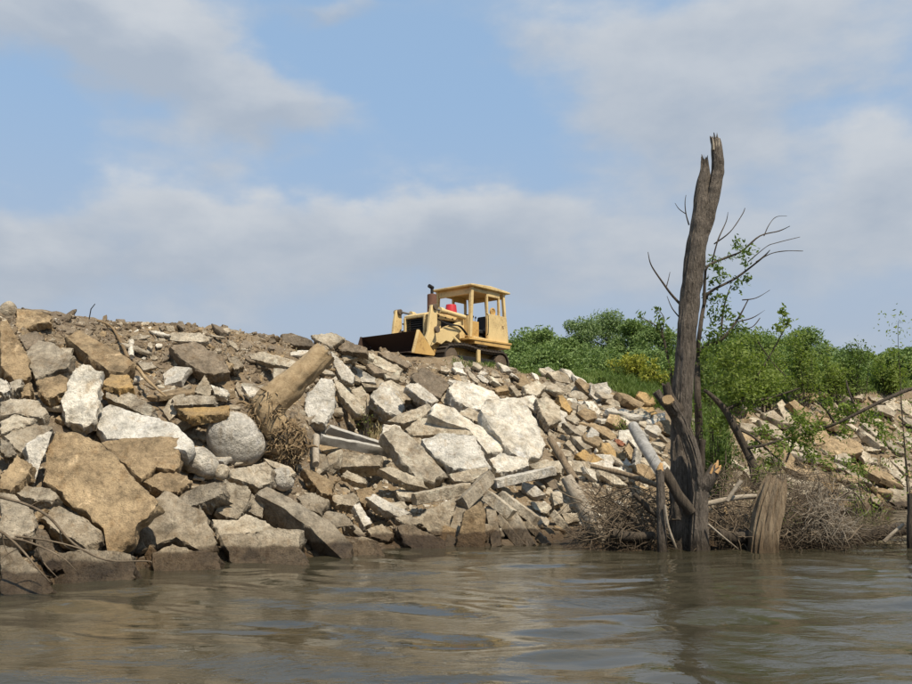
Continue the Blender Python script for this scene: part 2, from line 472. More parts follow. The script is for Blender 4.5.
def colpos(x):
    out = np.empty((9, 3))
    for r in range(9):
        for k in range(3):
            out[r, k] = np.interp(x, gx, ctrl[:, r, k])
    return out
TV, TL, turf = [], [], []
nrow = sum(SUBR) + 1
for x in xs:
    cp = colpos(x)
    line, kinds = [], []
    for r in range(8):
        for s_ in range(SUBR[r]):
            t = s_ / SUBR[r]
            line.append(Vector(lin(cp[r], cp[r + 1], t))); kinds.append(r + t)
    line.append(Vector(cp[8])); kinds.append(8.0)
    for p, kk in zip(line, kinds):
        amp = 0.0
        if 2.0 <= kk <= 5.5: amp = 0.16 if kk < 4.2 else 0.09
        elif kk < 2.0: amp = 0.06
        elif kk < 7.0: amp = 0.12
        if amp:
            q = Vector((p.x, p.y, p.z * 1.3))
            h = noise.noise(q * 0.9) * 0.9 + noise.noise(q * 2.3 + Vector((5, 2, 1))) * 0.45 + noise.noise(q * 6.1) * 0.22 + noise.noise(q * 13.0) * 0.10
            p = p + Vector((0, -0.45, 0.85)) * (amp * h)
        TV.append(p)
        # the earth between the blocks lies deeper than the tops of the blocks
        wlow = max(0.0, min(1.0, (kk - 2.05) / .15, (3.75 - kk) / .35)) * max(0.0, min(1.0, (620 - x) / 60.0))
        TL.append(p + Vector((0, .55, -.55)) * (.36 * wlow))
        tv = 0.0
        if x > 505 and kk > 4.0:
            tv = min(1.0, (kk - 4.0) / 0.45) * min(1.0, (x - 505) / 45.0)
        if kk > 5.6: tv = max(tv, min(1.0, (kk - 5.6)))
        turf.append(tv)
TF = []
for i in range(len(xs) - 1):
    for j in range(nrow - 1):
        a = i * nrow + j
        TF.append((a, a + nrow, a + nrow + 1, a + 1))
ground = mkobj('ground', TL, TF, M['ground'], smooth=180)
tag(ground, 'brown earth river bank rising from the water to a grassy plateau', None, None, 'structure')
at_ = ground.data.attributes.new('turf', 'FLOAT', 'POINT')
at_.data.foreach_set('value', turf)
BVH = BVHTree.FromPolygons([tuple(v) for v in TV], TF)
BVL = BVHTree.FromPolygons([tuple(v) for v in TL], TF)

def hit(x, y, bvh=None):
    """ground point seen at a photo pixel (steps down the picture at the skyline)"""
    for dy in range(0, 60, 2):
        d = pix_dir(x, y + dy)
        h, nrm, i, t = (bvh or BVH).ray_cast(CAMP, d)
        if h is not None and t < 60 and h.z > -0.7:
            return h
    return at_z(x, max(y, 480), 0.0)

def ground_z(X, Y):
    h, nrm, i, t = BVH.ray_cast(Vector((X, Y, 40)), Vector((0, 0, -1)))
    return h.z if h is not None else 0.0

# mud shoal that carries the dead tree and the drift debris
SP = Geo()
nx, ny = 90, 26
for j in range(ny + 1):
    for i in range(nx + 1):
        X = 1.6 + 7.0 * i / nx
        Y = 16.9 + 3.6 * j / ny
        u, v = i / nx, j / ny
        edge = min(1.0, min(u, 1 - u) * 7) * min(1.0, min(v, 1 - v) * 3.5)
        q = Vector((X, Y, 0))
        h = -0.35 + 0.50 * edge ** 0.7 + (noise.noise(q * 0.9) * 0.16 + noise.noise(q * 3.0) * 0.06) * edge
        SP.V.append(Vector((X, Y + 0.10 * (X - 4) * (X > 4), h)))
for j in range(ny):
    for i in range(nx):
        a = j * (nx + 1) + i
        SP.F.append((a, a + 1, a + nx + 2, a + nx + 1))
shoal = mkobj('mud_shoal', SP.V, SP.F, M['ground'], smooth=180)
tag(shoal, 'low dark mud shoal at the waterline under the driftwood', None, None, 'structure')
sa = shoal.data.attributes.new('turf', 'FLOAT', 'POINT')

# ------------------------------------------------------------------ water
def mat_water():
    m, n, b = new_mat('muddy_river_water')
    geo = n.new('ShaderNodeNewGeometry'); P = geo.outputs['Position']
    col = n.mix(n.ramp(n.noise(P, 0.35, 4, 0.6), [(0.35, 0.0), (0.65, 1.0)]), (0.036, 0.031, 0.018), (0.050, 0.043, 0.026))
    n.link(col, b.inputs['Base Color'])
    b.inputs['Roughness'].default_value = 0.015
    b.inputs['IOR'].default_value = 1.333
    b.inputs['Specular IOR Level'].default_value = 0.5
    mp = n.new('ShaderNodeMapping'); mp.inputs['Scale'].default_value = (0.55, 1.0, 1.0); n.link(P, mp.inputs['Vector'])
    r1 = n.noise(mp.outputs[0], 8.0, 4, 0.55, 0.4)
    patch = n.ramp(n.noise(P, 0.5, 3), [(0.42, 0.15), (0.65, 1.0)])
    bump(n, b, n.math('MULTIPLY', r1, patch), 0.42, 0.05)
    return m
M['water'] = mat_water()
wx = np.concatenate([-np.geomspace(900, 17, 14), np.linspace(-16, 26, 520), np.geomspace(28, 900, 14)])
wy = np.concatenate([-np.geomspace(500, 1, 12), np.linspace(2, 20, 330), np.linspace(20.1, 40, 150), np.geomspace(42, 900, 8)])
WX, WY = np.meshgrid(wx, wy)
rs = np.random.RandomState(11)
H = np.zeros_like(WX)
wpx = WX + 0.5 * np.sin(WY * 0.55 + 0.7) + 0.25 * np.sin(WX * 0.9 + WY * 0.4)
wpy = WY + 0.35 * np.sin(WX * 0.62 + 1.3) + 0.2 * np.sin(WX * 1.7 - WY * 0.8 + 2)
for i in range(40):
    lam = math.exp(rs.uniform(math.log(0.30), math.log(1.8)))
    th = rs.normal(math.radians(82), math.radians(27))
    kx, ky = 2 * math.pi / lam * math.cos(th), 2 * math.pi / lam * math.sin(th)
    slope = 0.0255 * (lam / 0.9) ** 0.25
    grp = 0.55 + 0.45 * np.sin(WX * rs.uniform(-.7, .7) + WY * rs.uniform(-.5, .5) + rs.uniform(0, 6.3))
    H += slope * lam / (2 * math.pi) * grp * np.sin(kx * wpx + ky * wpy + rs.uniform(0, 6.28))
fade = np.clip((WX + 17) / 2, 0, 1) * np.clip((27 - WX) / 2, 0, 1) * np.clip((WY - 1) / 2, 0, 1) * np.clip((41 - WY) / 4, 0, 1)
calm = np.clip(1.05 - 0.0 * WY, 0, 1)
H *= fade * calm
WV = np.stack([WX.ravel(), WY.ravel(), H.ravel()], 1)
nxw, nyw = len(wx), len(wy)
idx = np.arange(nxw * nyw).reshape(nyw, nxw)
WF = np.stack([idx[:-1, :-1].ravel(), idx[:-1, 1:].ravel(), idx[1:, 1:].ravel(), idx[1:, :-1].ravel()], 1)
# drop the sheet where it would run deep under the bank
wm_ = bpy.data.meshes.new('river')
wm_.vertices.add(len(WV)); wm_.vertices.foreach_set('co', WV.ravel())
wm_.loops.add(len(WF) * 4); wm_.loops.foreach_set('vertex_index', WF.ravel().astype(np.int32))
wm_.polygons.add(len(WF)); wm_.polygons.foreach_set('loop_start', np.arange(0, len(WF) * 4, 4, dtype=np.int32))
wm_.polygons.foreach_set('use_smooth', np.ones(len(WF), dtype=bool))
wm_.update(); wm_.validate()
wm_.materials.append(M['water'])
river = bpy.data.objects.new('river', wm_)
COL.objects.link(river)
tag(river, 'muddy brown rippling river water in the foreground', None, None, 'structure')
# ------------------------------------------------------------------ broken concrete
REG = {'A': (0, 290, 230 / 912), 'B': (0, 430, 230 / 912), 'D': (180, 310, 230 / 912), 'E': (180, 430, 230 / 912),
       'F': (360, 350, 230 / 912), 'G': (360, 430, 230 / 912), 'H': (560, 370, 180 / 912), 'J': (712, 300, 200 / 912),
       'K': (712, 420, 200 / 912), 'L': (530, 370, 120 / 912), 'Q': (792, 370, 120 / 912), 'P': (0, 0, 1.0)}
def zpts(reg, pts):
    ox, oy, s = REG[reg]
    return [(ox + p[0] * s, oy + p[1] * s) for p in pts]

def nrm(yaw, el):
    yaw, el = R(yaw), R(el)
    return Vector((math.sin(yaw) * math.cos(el), -math.cos(yaw) * math.cos(el), math.sin(el)))

def resample(P2, step):
    out = []
    n = len(P2)
    for i in range(n):
        a, b = P2[i], P2[(i + 1) % n]
        k = max(1, int(round((b - a).length / step)))
        for s_ in range(k):
            out.append(a.lerp(b, s_ / k))
    return out

LOW = [(.6, 0), (.94, 0), (1.0, -.16), (.99, -.8), (.85, -1.0)]
def slab_geo(P2, th, rough, seed, nper=56, layers=None):
    """broken slab: 2-D outline (front face at z=0), thickness th backwards"""
    per = sum((P2[i] - P2[i - 1]).length for i in range(len(P2)))
    pts = resample(P2, per / nper)
    so = Vector((seed * 3.17, seed * 1.31, seed * 0.77))
    size = per / 4
    c = sum(pts, Vector((0, 0))) / len(pts)
    jp = []
    for p in pts:
        q3 = Vector((p.x, p.y, 0)) * (2.2 / max(size, .15)) * .8 + so
        q4 = q3 * 3.7
        d = (p - c).normalized()
        jp.append(p + d * (size * 0.05 * noise.noise(q3) + size * 0.04 * noise.noise(q4) + size * 0.025 * noise.noise(q4 * 2.9)))
    n = len(jp)
    low = layers is not None
    layers = layers or [(.28, 0), (.52, 0), (.72, 0), (.87, 0), (.955, 0), (.99, -.07), (1.0, -.26), (.995, -.52), (.985, -.78), (.95, -.97), (.6, -1.0)]
    V = []
    fr = 3.2 / max(size, .12)
    for li, (s_, dz) in enumerate(layers):
        for p in jp:
            q = c + (p - c) * s_
            v = Vector((q.x, q.y, dz * th))
            face = li <= (1 if low else 4)
            w1 = noise.noise(v * fr * .5 + so); w2 = noise.noise(v * fr * 1.9 + so * 2); w3 = noise.noise(v * fr * 5.0 + so * 3)
            if face:
                k = 1.0 if li < (1 if low else 4) else 1.5
                v.z += rough * k * (w1 * .9 + w2 * .5 + w3 * .22)
            else:
                d = Vector((p.x - c.x, p.y - c.y, 0)).normalized()
                v += d * (th * .22 * w2 + min(th, .25) * .24 * w3) * (0.6 if li == 5 else 1.0)
                v.z += th * .12 * noise.noise(v * fr * 2.7 + so * 4) + (rough * w1 * .9)
            V.append(v)
    F = []
    V.append(Vector((c.x, c.y, rough * noise.noise(so)))); ci = len(V) - 1
    V.append(Vector((c.x, c.y, -th))); cb = len(V) - 1
    for k in range(n):
        k2 = (k + 1) % n
        F.append((ci, k, k2))
        for li in range(len(layers) - 1):
            a = li * n
            F.append((a + k, a + n + k, a + n + k2, a + k2))
        b = (len(layers) - 1) * n
        F.append((cb, b + k2, b + k))
    return V, F

SEED = [0]
PLACED = []
def slab(reg, pts, yaw, el, th, mat, name, label, cat='slab', lift=None, rough=.022, nper=72, group=None, push=0.0):
    SEED[0] += 1
    px = zpts(reg, pts)
    cx = sum(p[0] for p in px) / len(px); cy = sum(p[1] for p in px) / len(px)
    if cy > 340:
        th = th * 1.35; push = push + (.13 if cx < 560 else .06)
    n = nrm(yaw, el)
    h = hit(cx, cy)
    dc = pix_dir(cx, cy)
    # keep the face at a workable angle to the line of sight
    if dc.dot(n) > -0.30:
        n = (n - dc * (0.30 + dc.dot(n))).normalized()
    P0 = h + n * (th * .5 if lift is None else lift)
    # bring the face forward until most of its outline clears the ground
    def unproj(P0):
        out = []
        for (x, y) in px:
            d = pix_dir(x, y)
            out.append((CAMP + d * ((P0 - CAMP).dot(n) / d.dot(n)), d))
        return out
    up = unproj(P0)
    worst = 0.0
    for q, d in up:
        hh, _, _, t = BVH.ray_cast(CAMP, d)
        if hh is not None and t < 60:
            worst = max(worst, ((q - CAMP).length - t) * abs(d.dot(n)))
    P0 = P0 + n * min(worst * 0.8, 0.55) + n * push
    pts3 = [q for q, d in unproj(P0)]
    z = n
    x = Vector((0, 0, 1)).cross(z).normalized()
    y = z.cross(x)
    P2 = [Vector(((p - P0).dot(x), (p - P0).dot(y))) for p in pts3]
    area = sum(P2[i - 1].x * P2[i].y - P2[i].x * P2[i - 1].y for i in range(len(P2)))
    if area < 0: P2.reverse()
    V, F = slab_geo(P2, th, rough, SEED[0], nper)
    me = mesh_from(name, V, F, M[mat], 42)
    o = bpy.data.objects.new(name, me)
    COL.objects.link(o)
    o.matrix_world = Matrix(((x.x, y.x, z.x, P0.x), (x.y, y.y, z.y, P0.y), (x.z, y.z, z.z, P0.z), (0, 0, 0, 1)))
    tag(o, label, cat, group)
    PLACED.append((cx, cy, max(abs(p[0] - cx) for p in px), max(abs(p[1] - cy) for p in px)))
    return o

def boulder(reg, pts, mat, name, label, cat='boulder', depth=0.8, rough=0.06, forward=0.0, group=None):
    SEED[0] += 1
    px = zpts(reg, pts)
    cx = sum(p[0] for p in px) / len(px); cy = sum(p[1] for p in px) / len(px)
    h = hit(cx, cy)
    d0 = pix_dir(cx, cy)
    t = (h - CAMP).length
    wpx = max(p[0] for p in px) - min(p[0] for p in px)
    rad = wpx * t / FPX / 2
    C0 = h - d0 * (rad * depth * .35 + forward)
    z = -d0
    x = Vector((0, 0, 1)).cross(z).normalized(); y = z.cross(x)
    out = []
    for q in px:
        d = pix_dir(*q)
        p = CAMP + d * ((C0 - CAMP).dot(z) / d.dot(z))
        out.append(((p - C0).dot(x), (p - C0).dot(y)))
    ang = [(math.atan2(b, a), math.hypot(a, b)) for a, b in out]
    ang.sort()
    aa = np.array([a for a, r in ang]); rr = np.array([r for a, r in ang])
    aa = np.concatenate([aa - 2 * math.pi, aa, aa + 2 * math.pi]); rr = np.concatenate([rr, rr, rr])
    bm = bmesh.new()
    bmesh.ops.create_icosphere(bm, subdivisions=4, radius=1.0)
    so = Vector((SEED[0] * 2.3, SEED[0] * .7, 1))
    for v in bm.verts:
        p = v.co.copy()
        a = math.atan2(p.y, p.x)
        r = float(np.interp(a, aa, rr))
        q = Vector((p.x * r, p.y * r, p.z * rad * depth))
        w_ = noise.noise(p * 1.6 + so) * .9 + noise.noise(p * 4 + so) * .45 + noise.noise(p * 10 + so) * .2
        q += p * (rad * rough * w_)
        v.co = q
    me = bpy.data.meshes.new(name); bm.to_mesh(me); bm.free()
    me.materials.append(M[mat])
    me.polygons.foreach_set('use_smooth', [True] * len(me.polygons))
    o = bpy.data.objects.new(name, me); COL.objects.link(o)
    o.matrix_world = Matrix(((x.x, y.x, z.x, C0.x), (x.y, y.y, z.y, C0.y), (x.z, y.z, z.z, C0.z), (0, 0, 0, 1)))
    tag(o, label, cat, group)
    PLACED.append((cx, cy, wpx / 2, wpx / 2))
    return o

def bar(reg, a, b, wpx, mat, name, label, cat, aspect=1.0, fa=0.15, fb=0.15, roll=0.0, rough=.012, round_=False, da=None, db=None):
    """squared beam or round post between two photo points lying on the heap; fa, fb metres in front of it"""
    SEED[0] += 1
    (ax, ay), (bx, by) = zpts(reg, [a, b])
    A = hit(ax, ay) if da is None else at_y(ax, ay, da)
    B = hit(bx, by) if db is None else at_y(bx, by, db)
    A = A - pix_dir(ax, ay) * fa; B = B - pix_dir(bx, by) * fb
    s = REG[reg][2]
    w_ = wpx * s * ((A + B) / 2 - CAMP).length / FPX
    h_ = w_ * aspect
    nseg = 14
    t = (B - A).normalized()
    view = ((A + B) / 2 - CAMP).normalized()
    u = t.cross(view).normalized()
    v = t.cross(u).normalized()
    u, v = u * math.cos(R(roll)) + v * math.sin(R(roll)), v * math.cos(R(roll)) - u * math.sin(R(roll))
    G = Geo(); so = Vector((SEED[0], SEED[0] * 2, 3))
    ring = [(-.5, -.46), (-.46, -.5), (0, -.5), (.46, -.5), (.5, -.46), (.5, 0), (.5, .46), (.46, .5), (0, .5), (-.46, .5), (-.5, .46), (-.5, 0)]
    if round_: ring = [(math.cos(i / 12 * 2 * math.pi) * .5, math.sin(i / 12 * 2 * math.pi) * .5) for i in range(12)]
    L = (B - A).length
    for i in range(nseg + 1):
        f = i / nseg
        p = A.lerp(B, f)
        for (q, r) in ring:
            P = p + u * (q * w_) + v * (r * h_)
            P += Vector((noise.noise(P * 4 + so), noise.noise(P * 4 + so * 2), noise.noise(P * 4 + so * 3))) * rough * 1.4
            P += Vector((noise.noise(P * 14 + so), noise.noise(P * 14 + so * 2), noise.noise(P * 14 + so * 3))) * rough * .8
            if i in (0, nseg): P += t * (w_ * .22 * noise.noise(P * 6 + so))
            G.V.append(P)
    k = len(ring)
    for i in range(nseg):
        for j in range(k):
            j2 = (j + 1) % k
            G.F.append((i * k + j, i * k + j2, (i + 1) * k + j2, (i + 1) * k + j))
    G.V.append(A + t * .01); G.V.append(B - t * .01)
    for j in range(k):
        j2 = (j + 1) % k
        G.F.append((len(G.V) - 2, j2, j)); G.F.append((len(G.V) - 1, nseg * k + j, nseg * k + j2))
    o = mkobj(name, G.V, G.F, M[mat], origin=(A + B) / 2, smooth=70 if round_ else 24)
    bm = bmesh.new(); bm.from_mesh(o.data); bmesh.ops.recalc_face_normals(bm, faces=bm.faces); bm.to_mesh(o.data); bm.free()
    tag(o, label, cat)
    PLACED.append(((ax + bx) / 2, (ay + by) / 2, abs(ax - bx) / 2, abs(ay - by) / 2))
    return o

S, BL = 'concrete_slab', 'concrete_block'
# -- far left of the heap
boulder('A', [(5, 60), (38, 42), (66, 70), (58, 115), (32, 132), (8, 112)], 'light', 'rock', 'small cream rock perched highest at the left end of the skyline', 'rock')
slab('A', [(62, 75), (150, 82), (210, 102), (196, 128), (140, 135), (70, 168), (58, 130)], 8, 40, .20, 'tan', S, 'sandy yellow slab on the skyline beside the small cream rock')
slab('A', [(0, 128), (28, 118), (70, 190), (112, 262), (124, 345), (60, 362), (0, 300)], 25, 30, .3, 'tan', S, 'tan upright slab cut by the left picture edge below the skyline')
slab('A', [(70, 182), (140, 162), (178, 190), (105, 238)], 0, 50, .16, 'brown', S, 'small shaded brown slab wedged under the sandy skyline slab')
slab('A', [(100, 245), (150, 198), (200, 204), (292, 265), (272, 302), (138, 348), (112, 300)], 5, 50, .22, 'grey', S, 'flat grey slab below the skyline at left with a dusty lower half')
slab('A', [(258, 185), (308, 152), (420, 220), (545, 292), (492, 332), (432, 322), (330, 245)], 22, 48, .42, 'tan', S, 'long yellow-topped slab sliding down right near the bent root')
slab('A', [(298, 300), (350, 288), (402, 320), (392, 420), (380, 512), (328, 542), (260, 522), (240, 440), (268, 370)], 12, 30, .3, 'white', S, 'white upright slab standing left of the ochre-topped block')
slab('A', [(398, 372), (440, 332), (512, 338), (532, 385), (470, 392)], 0, 58, .28, 'ochre', BL, 'small block with ochre top beside the white upright slab', 'block')
slab('A', [(412, 398), (470, 383), (562, 430), (615, 470), (588, 503), (520, 472), (420, 425)], -5, 38, .30, 'light', S, 'tilted pale slab with a black shadow gap beneath, upper left of heap')
slab('A', [(382, 472), (430, 448), (560, 488), (700, 528), (764, 600), (742, 642), (560, 592), (420, 592), (372, 545)], 8, 48, .28, 'granite', S, 'broad rough light grey slab lying above the two big clay-coloured slabs')
slab('A', [(612, 188), (680, 168), (790, 168), (842, 188), (812, 207), (700, 202)], 0, 40, .16, 'light', S, 'thin pale slab lying level along the skyline left of centre')
slab('A', [(672, 226), (770, 203), (882, 264), (908, 322), (850, 337), (800, 327), (730, 282)], 15, 42, .24, 'brown', S, 'large grey-brown slab with white specks just under the thin skyline slab')
slab('A', [(768, 405), (812, 334), (842, 392), (832, 425)], 20, 30, .2, 'grey', 'rock', 'grey three-cornered rock standing on the flat tan block', 'rock')
slab('A', [(682, 432), (760, 414), (852, 420), (852, 452), (690, 458)], 5, 30, .35, 'light', BL, 'flat tan block beneath the grey three-cornered rock', 'block')
slab('A', [(838, 378), (875, 385), (908, 412), (898, 424), (850, 412)], 10, 40, .14, 'white', S, 'little white slab right of the grey three-cornered rock')
slab('A', [(700, 470), (800, 462), (905, 460), (905, 488), (760, 502)], 5, 62, .16, 'ochre', S, 'yellow-ochre flat slab above the round grey boulder')
slab('A', [(0, 348), (25, 360), (40, 398), (14, 412), (0, 405)], 10, 35, .2, 'white', 'rock', 'small white rock at the left picture edge under the tan upright slab', 'rock')
slab('A', [(38, 366), (85, 348), (84, 385), (46, 402)], 5, 40, .2, 'light', 'rock', 'small pale rock next to the white rock at the left edge', 'rock')
slab('A', [(74, 382), (120, 368), (122, 420), (86, 424)], 10, 30, .2, 'tan', 'rock', 'small tan rock in the row left of the white upright slab', 'rock')
slab('A', [(148, 356), (238, 334), (272, 346), (262, 400), (182, 432), (150, 402)], 5, 45, .26, 'tan', BL, 'dusty tan block against the left side of the white upright slab', 'block')
slab('A', [(0, 442), (40, 428), (150, 438), (192, 480), (172, 507), (60, 492), (0, 502)], 8, 45, .2, 'light', S, 'pale ribbed slab at the left edge above the tan and white block')
slab('A', [(0, 522), (60, 494), (142, 510), (100, 540), (0, 572)], 5, 42, .18, 'light', S, 'pale thin slab at the left edge under the ribbed slab')
slab('A', [(12, 578), (110, 528), (212, 545), (165, 600), (130, 660), (70, 640)], 30, 40, .3, 'grey', S, 'grey slab leaning on the left flank of the biggest clay-coloured slab')
slab('B', [(102, 45), (180, 5), (212, 0), (168, 110), (138, 212), (112, 205), (112, 120)], 35, 22, .2, 'white', S, 'narrow white slab edge-on along the biggest clay-coloured slab')
slab('B', [(0, 30), (42, 52), (66, 95), (30, 105), (0, 85)], 0, 40, .2, 'grey', 'rock', 'grey rock at the left edge beside the narrow white slab', 'rock')
slab('B', [(0, 180), (70, 98), (128, 140), (102, 190), (40, 242), (0, 232)], 18, 42, .25, 'tan', S, 'clay-smeared slab at the left edge, left of the narrow white slab')
# -- the two large clay slabs and what lies about them
slab('B', [(395, 50), (500, 32), (640, 18), (706, 28), (718, 110), (692, 162), (622, 152), (560, 198), (480, 132)], 10, 42, .26, 'tan', S, 'second-largest clay-yellow slab with white patches, right of the biggest one', rough=.03, nper=72)
slab('B', [(215, -5), (290, 8), (400, 52), (480, 118), (548, 194), (642, 285), (562, 376), (506, 452), (450, 502), (424, 482), (414, 402), (330, 332), (240, 257), (158, 202), (168, 108)], 6, 38, .26, 'tan', S, 'biggest clay-brown slab pointing down to the water like a spearhead', rough=.035, nper=90, push=.12)
slab('B', [(562, 202), (640, 163), (722, 168), (764, 205), (702, 247), (640, 242)], 10, 42, .22, 'tan', S, 'clay-tan slab tucked under the second-largest clay slab')
boulder('B', [(708, 90), (780, 68), (840, 90), (870, 140), (852, 192), (770, 172), (720, 132)], 'white', 'rock', 'smooth cream rock between the big clay slabs and the round grey boulder', 'rock', .7)
boulder('B', [(858, 142), (905, 148), (914, 182), (870, 197)], 'light', 'rock', 'small pale rock touching the smooth cream rock', 'rock', .8)
slab('B', [(698, 268), (800, 213), (882, 203), (888, 252), (800, 292), (745, 308)], -12, 36, .3, 'grey', S, 'grey-tan slab ending in a blunt edge below the smooth cream rock')
slab('B', [(52, 242), (100, 218), (200, 233), (238, 265), (200, 287), (80, 262)], 10, 45, .14, 'grey', S, 'thin grey slab pinned under the left edge of the biggest clay slab')
slab('B', [(162, 312), (230, 293), (330, 348), (402, 398), (404, 440), (340, 464), (230, 402), (168, 352)], 12, 40, .26, 'grey', BL, 'worn grey block under the biggest clay slab near the water, left side', 'block')
boulder('B', [(522, 432), (560, 378), (618, 440), (602, 492), (540, 503)], 'brown', 'rock', 'dark rounded stone beside the spearhead tip of the biggest slab', 'rock', .8)
slab('B', [(578, 372), (620, 270), (650, 238), (702, 254), (822, 350), (862, 440), (832, 502), (760, 462), (700, 422), (620, 457)], 18, 44, .30, 'grey', S, 'long grey slab leaning down right of the spearhead slab to the water', nper=72)
slab('B', [(600, 482), (680, 448), (750, 470), (872, 480), (880, 625), (610, 640)], 5, 40, .4, 'grey', BL, 'wet grey block at the waterline under the long leaning grey slab', 'block', lift=.1)
slab('B', [(220, 480), (330, 468), (420, 480), (522, 492), (525, 640), (320, 660), (210, 640)], 0, 40, .4, 'grey', BL, 'wet grey block at the waterline left of the spearhead tip', 'block', lift=.1)
slab('B', [(0, 250), (60, 258), (132, 320), (142, 400), (60, 432), (0, 424)], 15, 42, .3, 'grey', S, 'smooth grey slab at the left edge behind the bare branches')
slab('B', [(0, 455), (60, 468), (132, 540), (225, 640), (120, 700), (0, 760)], 12, 45, .35, 'grey', S, 'wet grey slab sloping into the water at the bottom left edge', lift=.12)
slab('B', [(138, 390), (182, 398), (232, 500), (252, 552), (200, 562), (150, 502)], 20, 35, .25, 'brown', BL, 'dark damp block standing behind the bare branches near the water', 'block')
# -- round the boulder and the root wad
boulder('D', [(112, 455), (145, 418), (200, 403), (262, 414), (312, 468), (338, 560), (302, 602), (200, 628), (130, 575)], 'granite', 'boulder', 'large round grey boulder left of the uprooted log', 'boulder', .75, .05)
slab('D', [(492, 345), (560, 268), (606, 273), (614, 330), (602, 402), (572, 454), (510, 444), (492, 392)], 12, 32, .28, 'granite', S, 'white speckled slab standing right of the uprooted log')
slab('D', [(268, 172), (330, 163), (420, 188), (474, 208), (440, 228), (360, 212), (280, 192)], -5, 38, .16, 'light', S, 'pale slab with a dark gap beneath, above the uprooted log')
slab('D', [(372, 232), (432, 233), (428, 262), (370, 290)], 10, 35, .2, 'light', 'rock', 'pale rock showing just left of the uprooted log trunk', 'rock')
slab('D', [(516, 97), (600, 88), (654, 110), (600, 148), (545, 122)], 5, 40, .2, 'light', S, 'light grey slab on the skyline above the uprooted log top')
slab('D', [(398, 97), (440, 88), (520, 118), (545, 142), (470, 143), (400, 122)], 5, 38, .18, 'brown', S, 'brown slab on the skyline left of the log top')
slab('D', [(608, 142), (650, 118), (742, 150), (742, 172), (640, 163)], -5, 36, .2, 'brown', S, 'brown slab on the skyline between log top and bulldozer bucket')
slab('D', [(718, 177), (760, 168), (878, 233), (842, 250), (760, 213)], 15, 40, .18, 'light', S, 'pale slab slanting down right just below the bulldozer bucket')
slab('D', [(785, 167), (820, 158), (914, 213), (904, 230), (820, 193)], 15, 40, .16, 'brown', S, 'brown slab slanting right beneath the left half of the bucket')
slab('D', [(598, 162), (640, 198), (694, 260), (684, 293), (640, 273), (612, 222)], 20, 34, .2, 'white', S, 'whitish slab sliding down right of the log top')
slab('D', [(606, 270), (640, 288), (732, 388), (748, 422), (700, 412), (630, 332)], 25, 36, .2, 'light', S, 'long thin slab running diagonally above the grey boards')
slab('D', [(678, 312), (720, 298), (778, 380), (742, 402), (690, 352)], 20, 36, .2, 'light', S, 'pale slab with a green weed on it, right of the long thin diagonal slab')
slab('D', [(756, 335), (800, 288), (862, 310), (894, 390), (872, 424), (810, 403), (768, 362)], 18, 36, .3, 'white', BL, 'rough pitted white block below the bucket, left of centre', 'block', rough=.04)
slab('D', [(800, 282), (835, 276), (890, 310), (925, 350), (885, 362), (830, 312)], 20, 42, .18, 'light', S, 'pale slab behind the rough pitted white block')
slab('D', [(640, 182), (700, 168), (724, 186), (650, 203)], 0, 36, .12, 'light', S, 'little pale slab under the brown skyline slab near the bucket')
slab('D', [(188, 192), (225, 183), (252, 220), (215, 238)], 10, 38, .16, 'grey', 'rock', 'small grey rock in the earth left of the pale slab with a gap', 'rock')
slab('D', [(122, 298), (190, 318), (194, 338), (140, 334)], 10, 38, .14, 'white', 'rock', 'small white wedge of concrete in the brown earth left of the log', 'rock')
slab('D', [(244, 300), (285, 303), (324, 336), (275, 344)], 10, 38, .14, 'white', 'rock', 'small white chunk close to the root end of the log', 'rock')
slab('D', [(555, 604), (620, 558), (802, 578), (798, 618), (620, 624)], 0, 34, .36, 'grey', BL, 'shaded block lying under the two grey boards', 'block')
slab('D', [(805, 448), (870, 462), (914, 530), (872, 545), (800, 512)], 12, 40, .25, 'white', BL, 'white block at the right end of the grey boards', 'block')
# -- lower middle left
slab('E', [(192, 157), (270, 138), (345, 122), (368, 150), (358, 212), (310, 228), (240, 203), (198, 188)], 8, 30, .4, 'light', BL, 'squarish pale block right under the round grey boulder', 'block')
boulder('E', [(142, 155), (180, 138), (198, 180), (150, 198)], 'light', 'rock', 'small pale rock under the left side of the round boulder', 'rock')
slab('E', [(178, 198), (272, 223), (278, 270), (236, 358), (190, 348), (142, 322), (160, 260)], 15, 32, .35, 'grey', BL, 'five-sided grey block leaning below the round boulder', 'block')
slab('E', [(262, 322), (285, 252), (334, 300), (322, 348)], 20, 30, .2, 'grey', 'rock', 'small dark grey rock between five-sided block and long dark slab', 'rock')
slab('E', [(145, 410), (300, 398), (400, 396), (484, 398), (474, 452), (535, 590), (235, 605), (185, 482)], 2, 36, .55, 'light', BL, 'broad block at the waterline with pale top and dark wet face', 'block', lift=.12, rough=.015, nper=72)
slab('E', [(122, 356), (230, 360), (260, 338), (340, 358), (395, 395), (300, 404), (160, 418)], 5, 55, .2, 'light', S, 'pale slab resting on the broad wet block at the waterline', lift=.15)
slab('E', [(298, 252), (340, 222), (402, 248), (520, 318), (620, 378), (700, 470), (650, 520), (520, 394), (400, 302), (330, 272)], 14, 50, .5, 'grey', S, 'long slab with dark side running down to the water, left of centre', rough=.02, nper=72, push=.1)
boulder('E', [(366, 168), (420, 148), (448, 180), (442, 232), (400, 243), (368, 202)], 'white', 'rock', 'rounded white rock at the upper end of the long dark-sided slab', 'rock')
slab('E', [(330, 112), (380, 122), (442, 150), (462, 172), (436, 182), (360, 142)], 10, 48, .16, 'light', S, 'pale slab directly under the root wad')
slab('E', [(488, 152), (540, 163), (612, 205), (602, 258), (560, 252), (520, 202)], 20, 34, .25, 'tan', BL, 'tan-faced block right of the root wad foot', 'block')
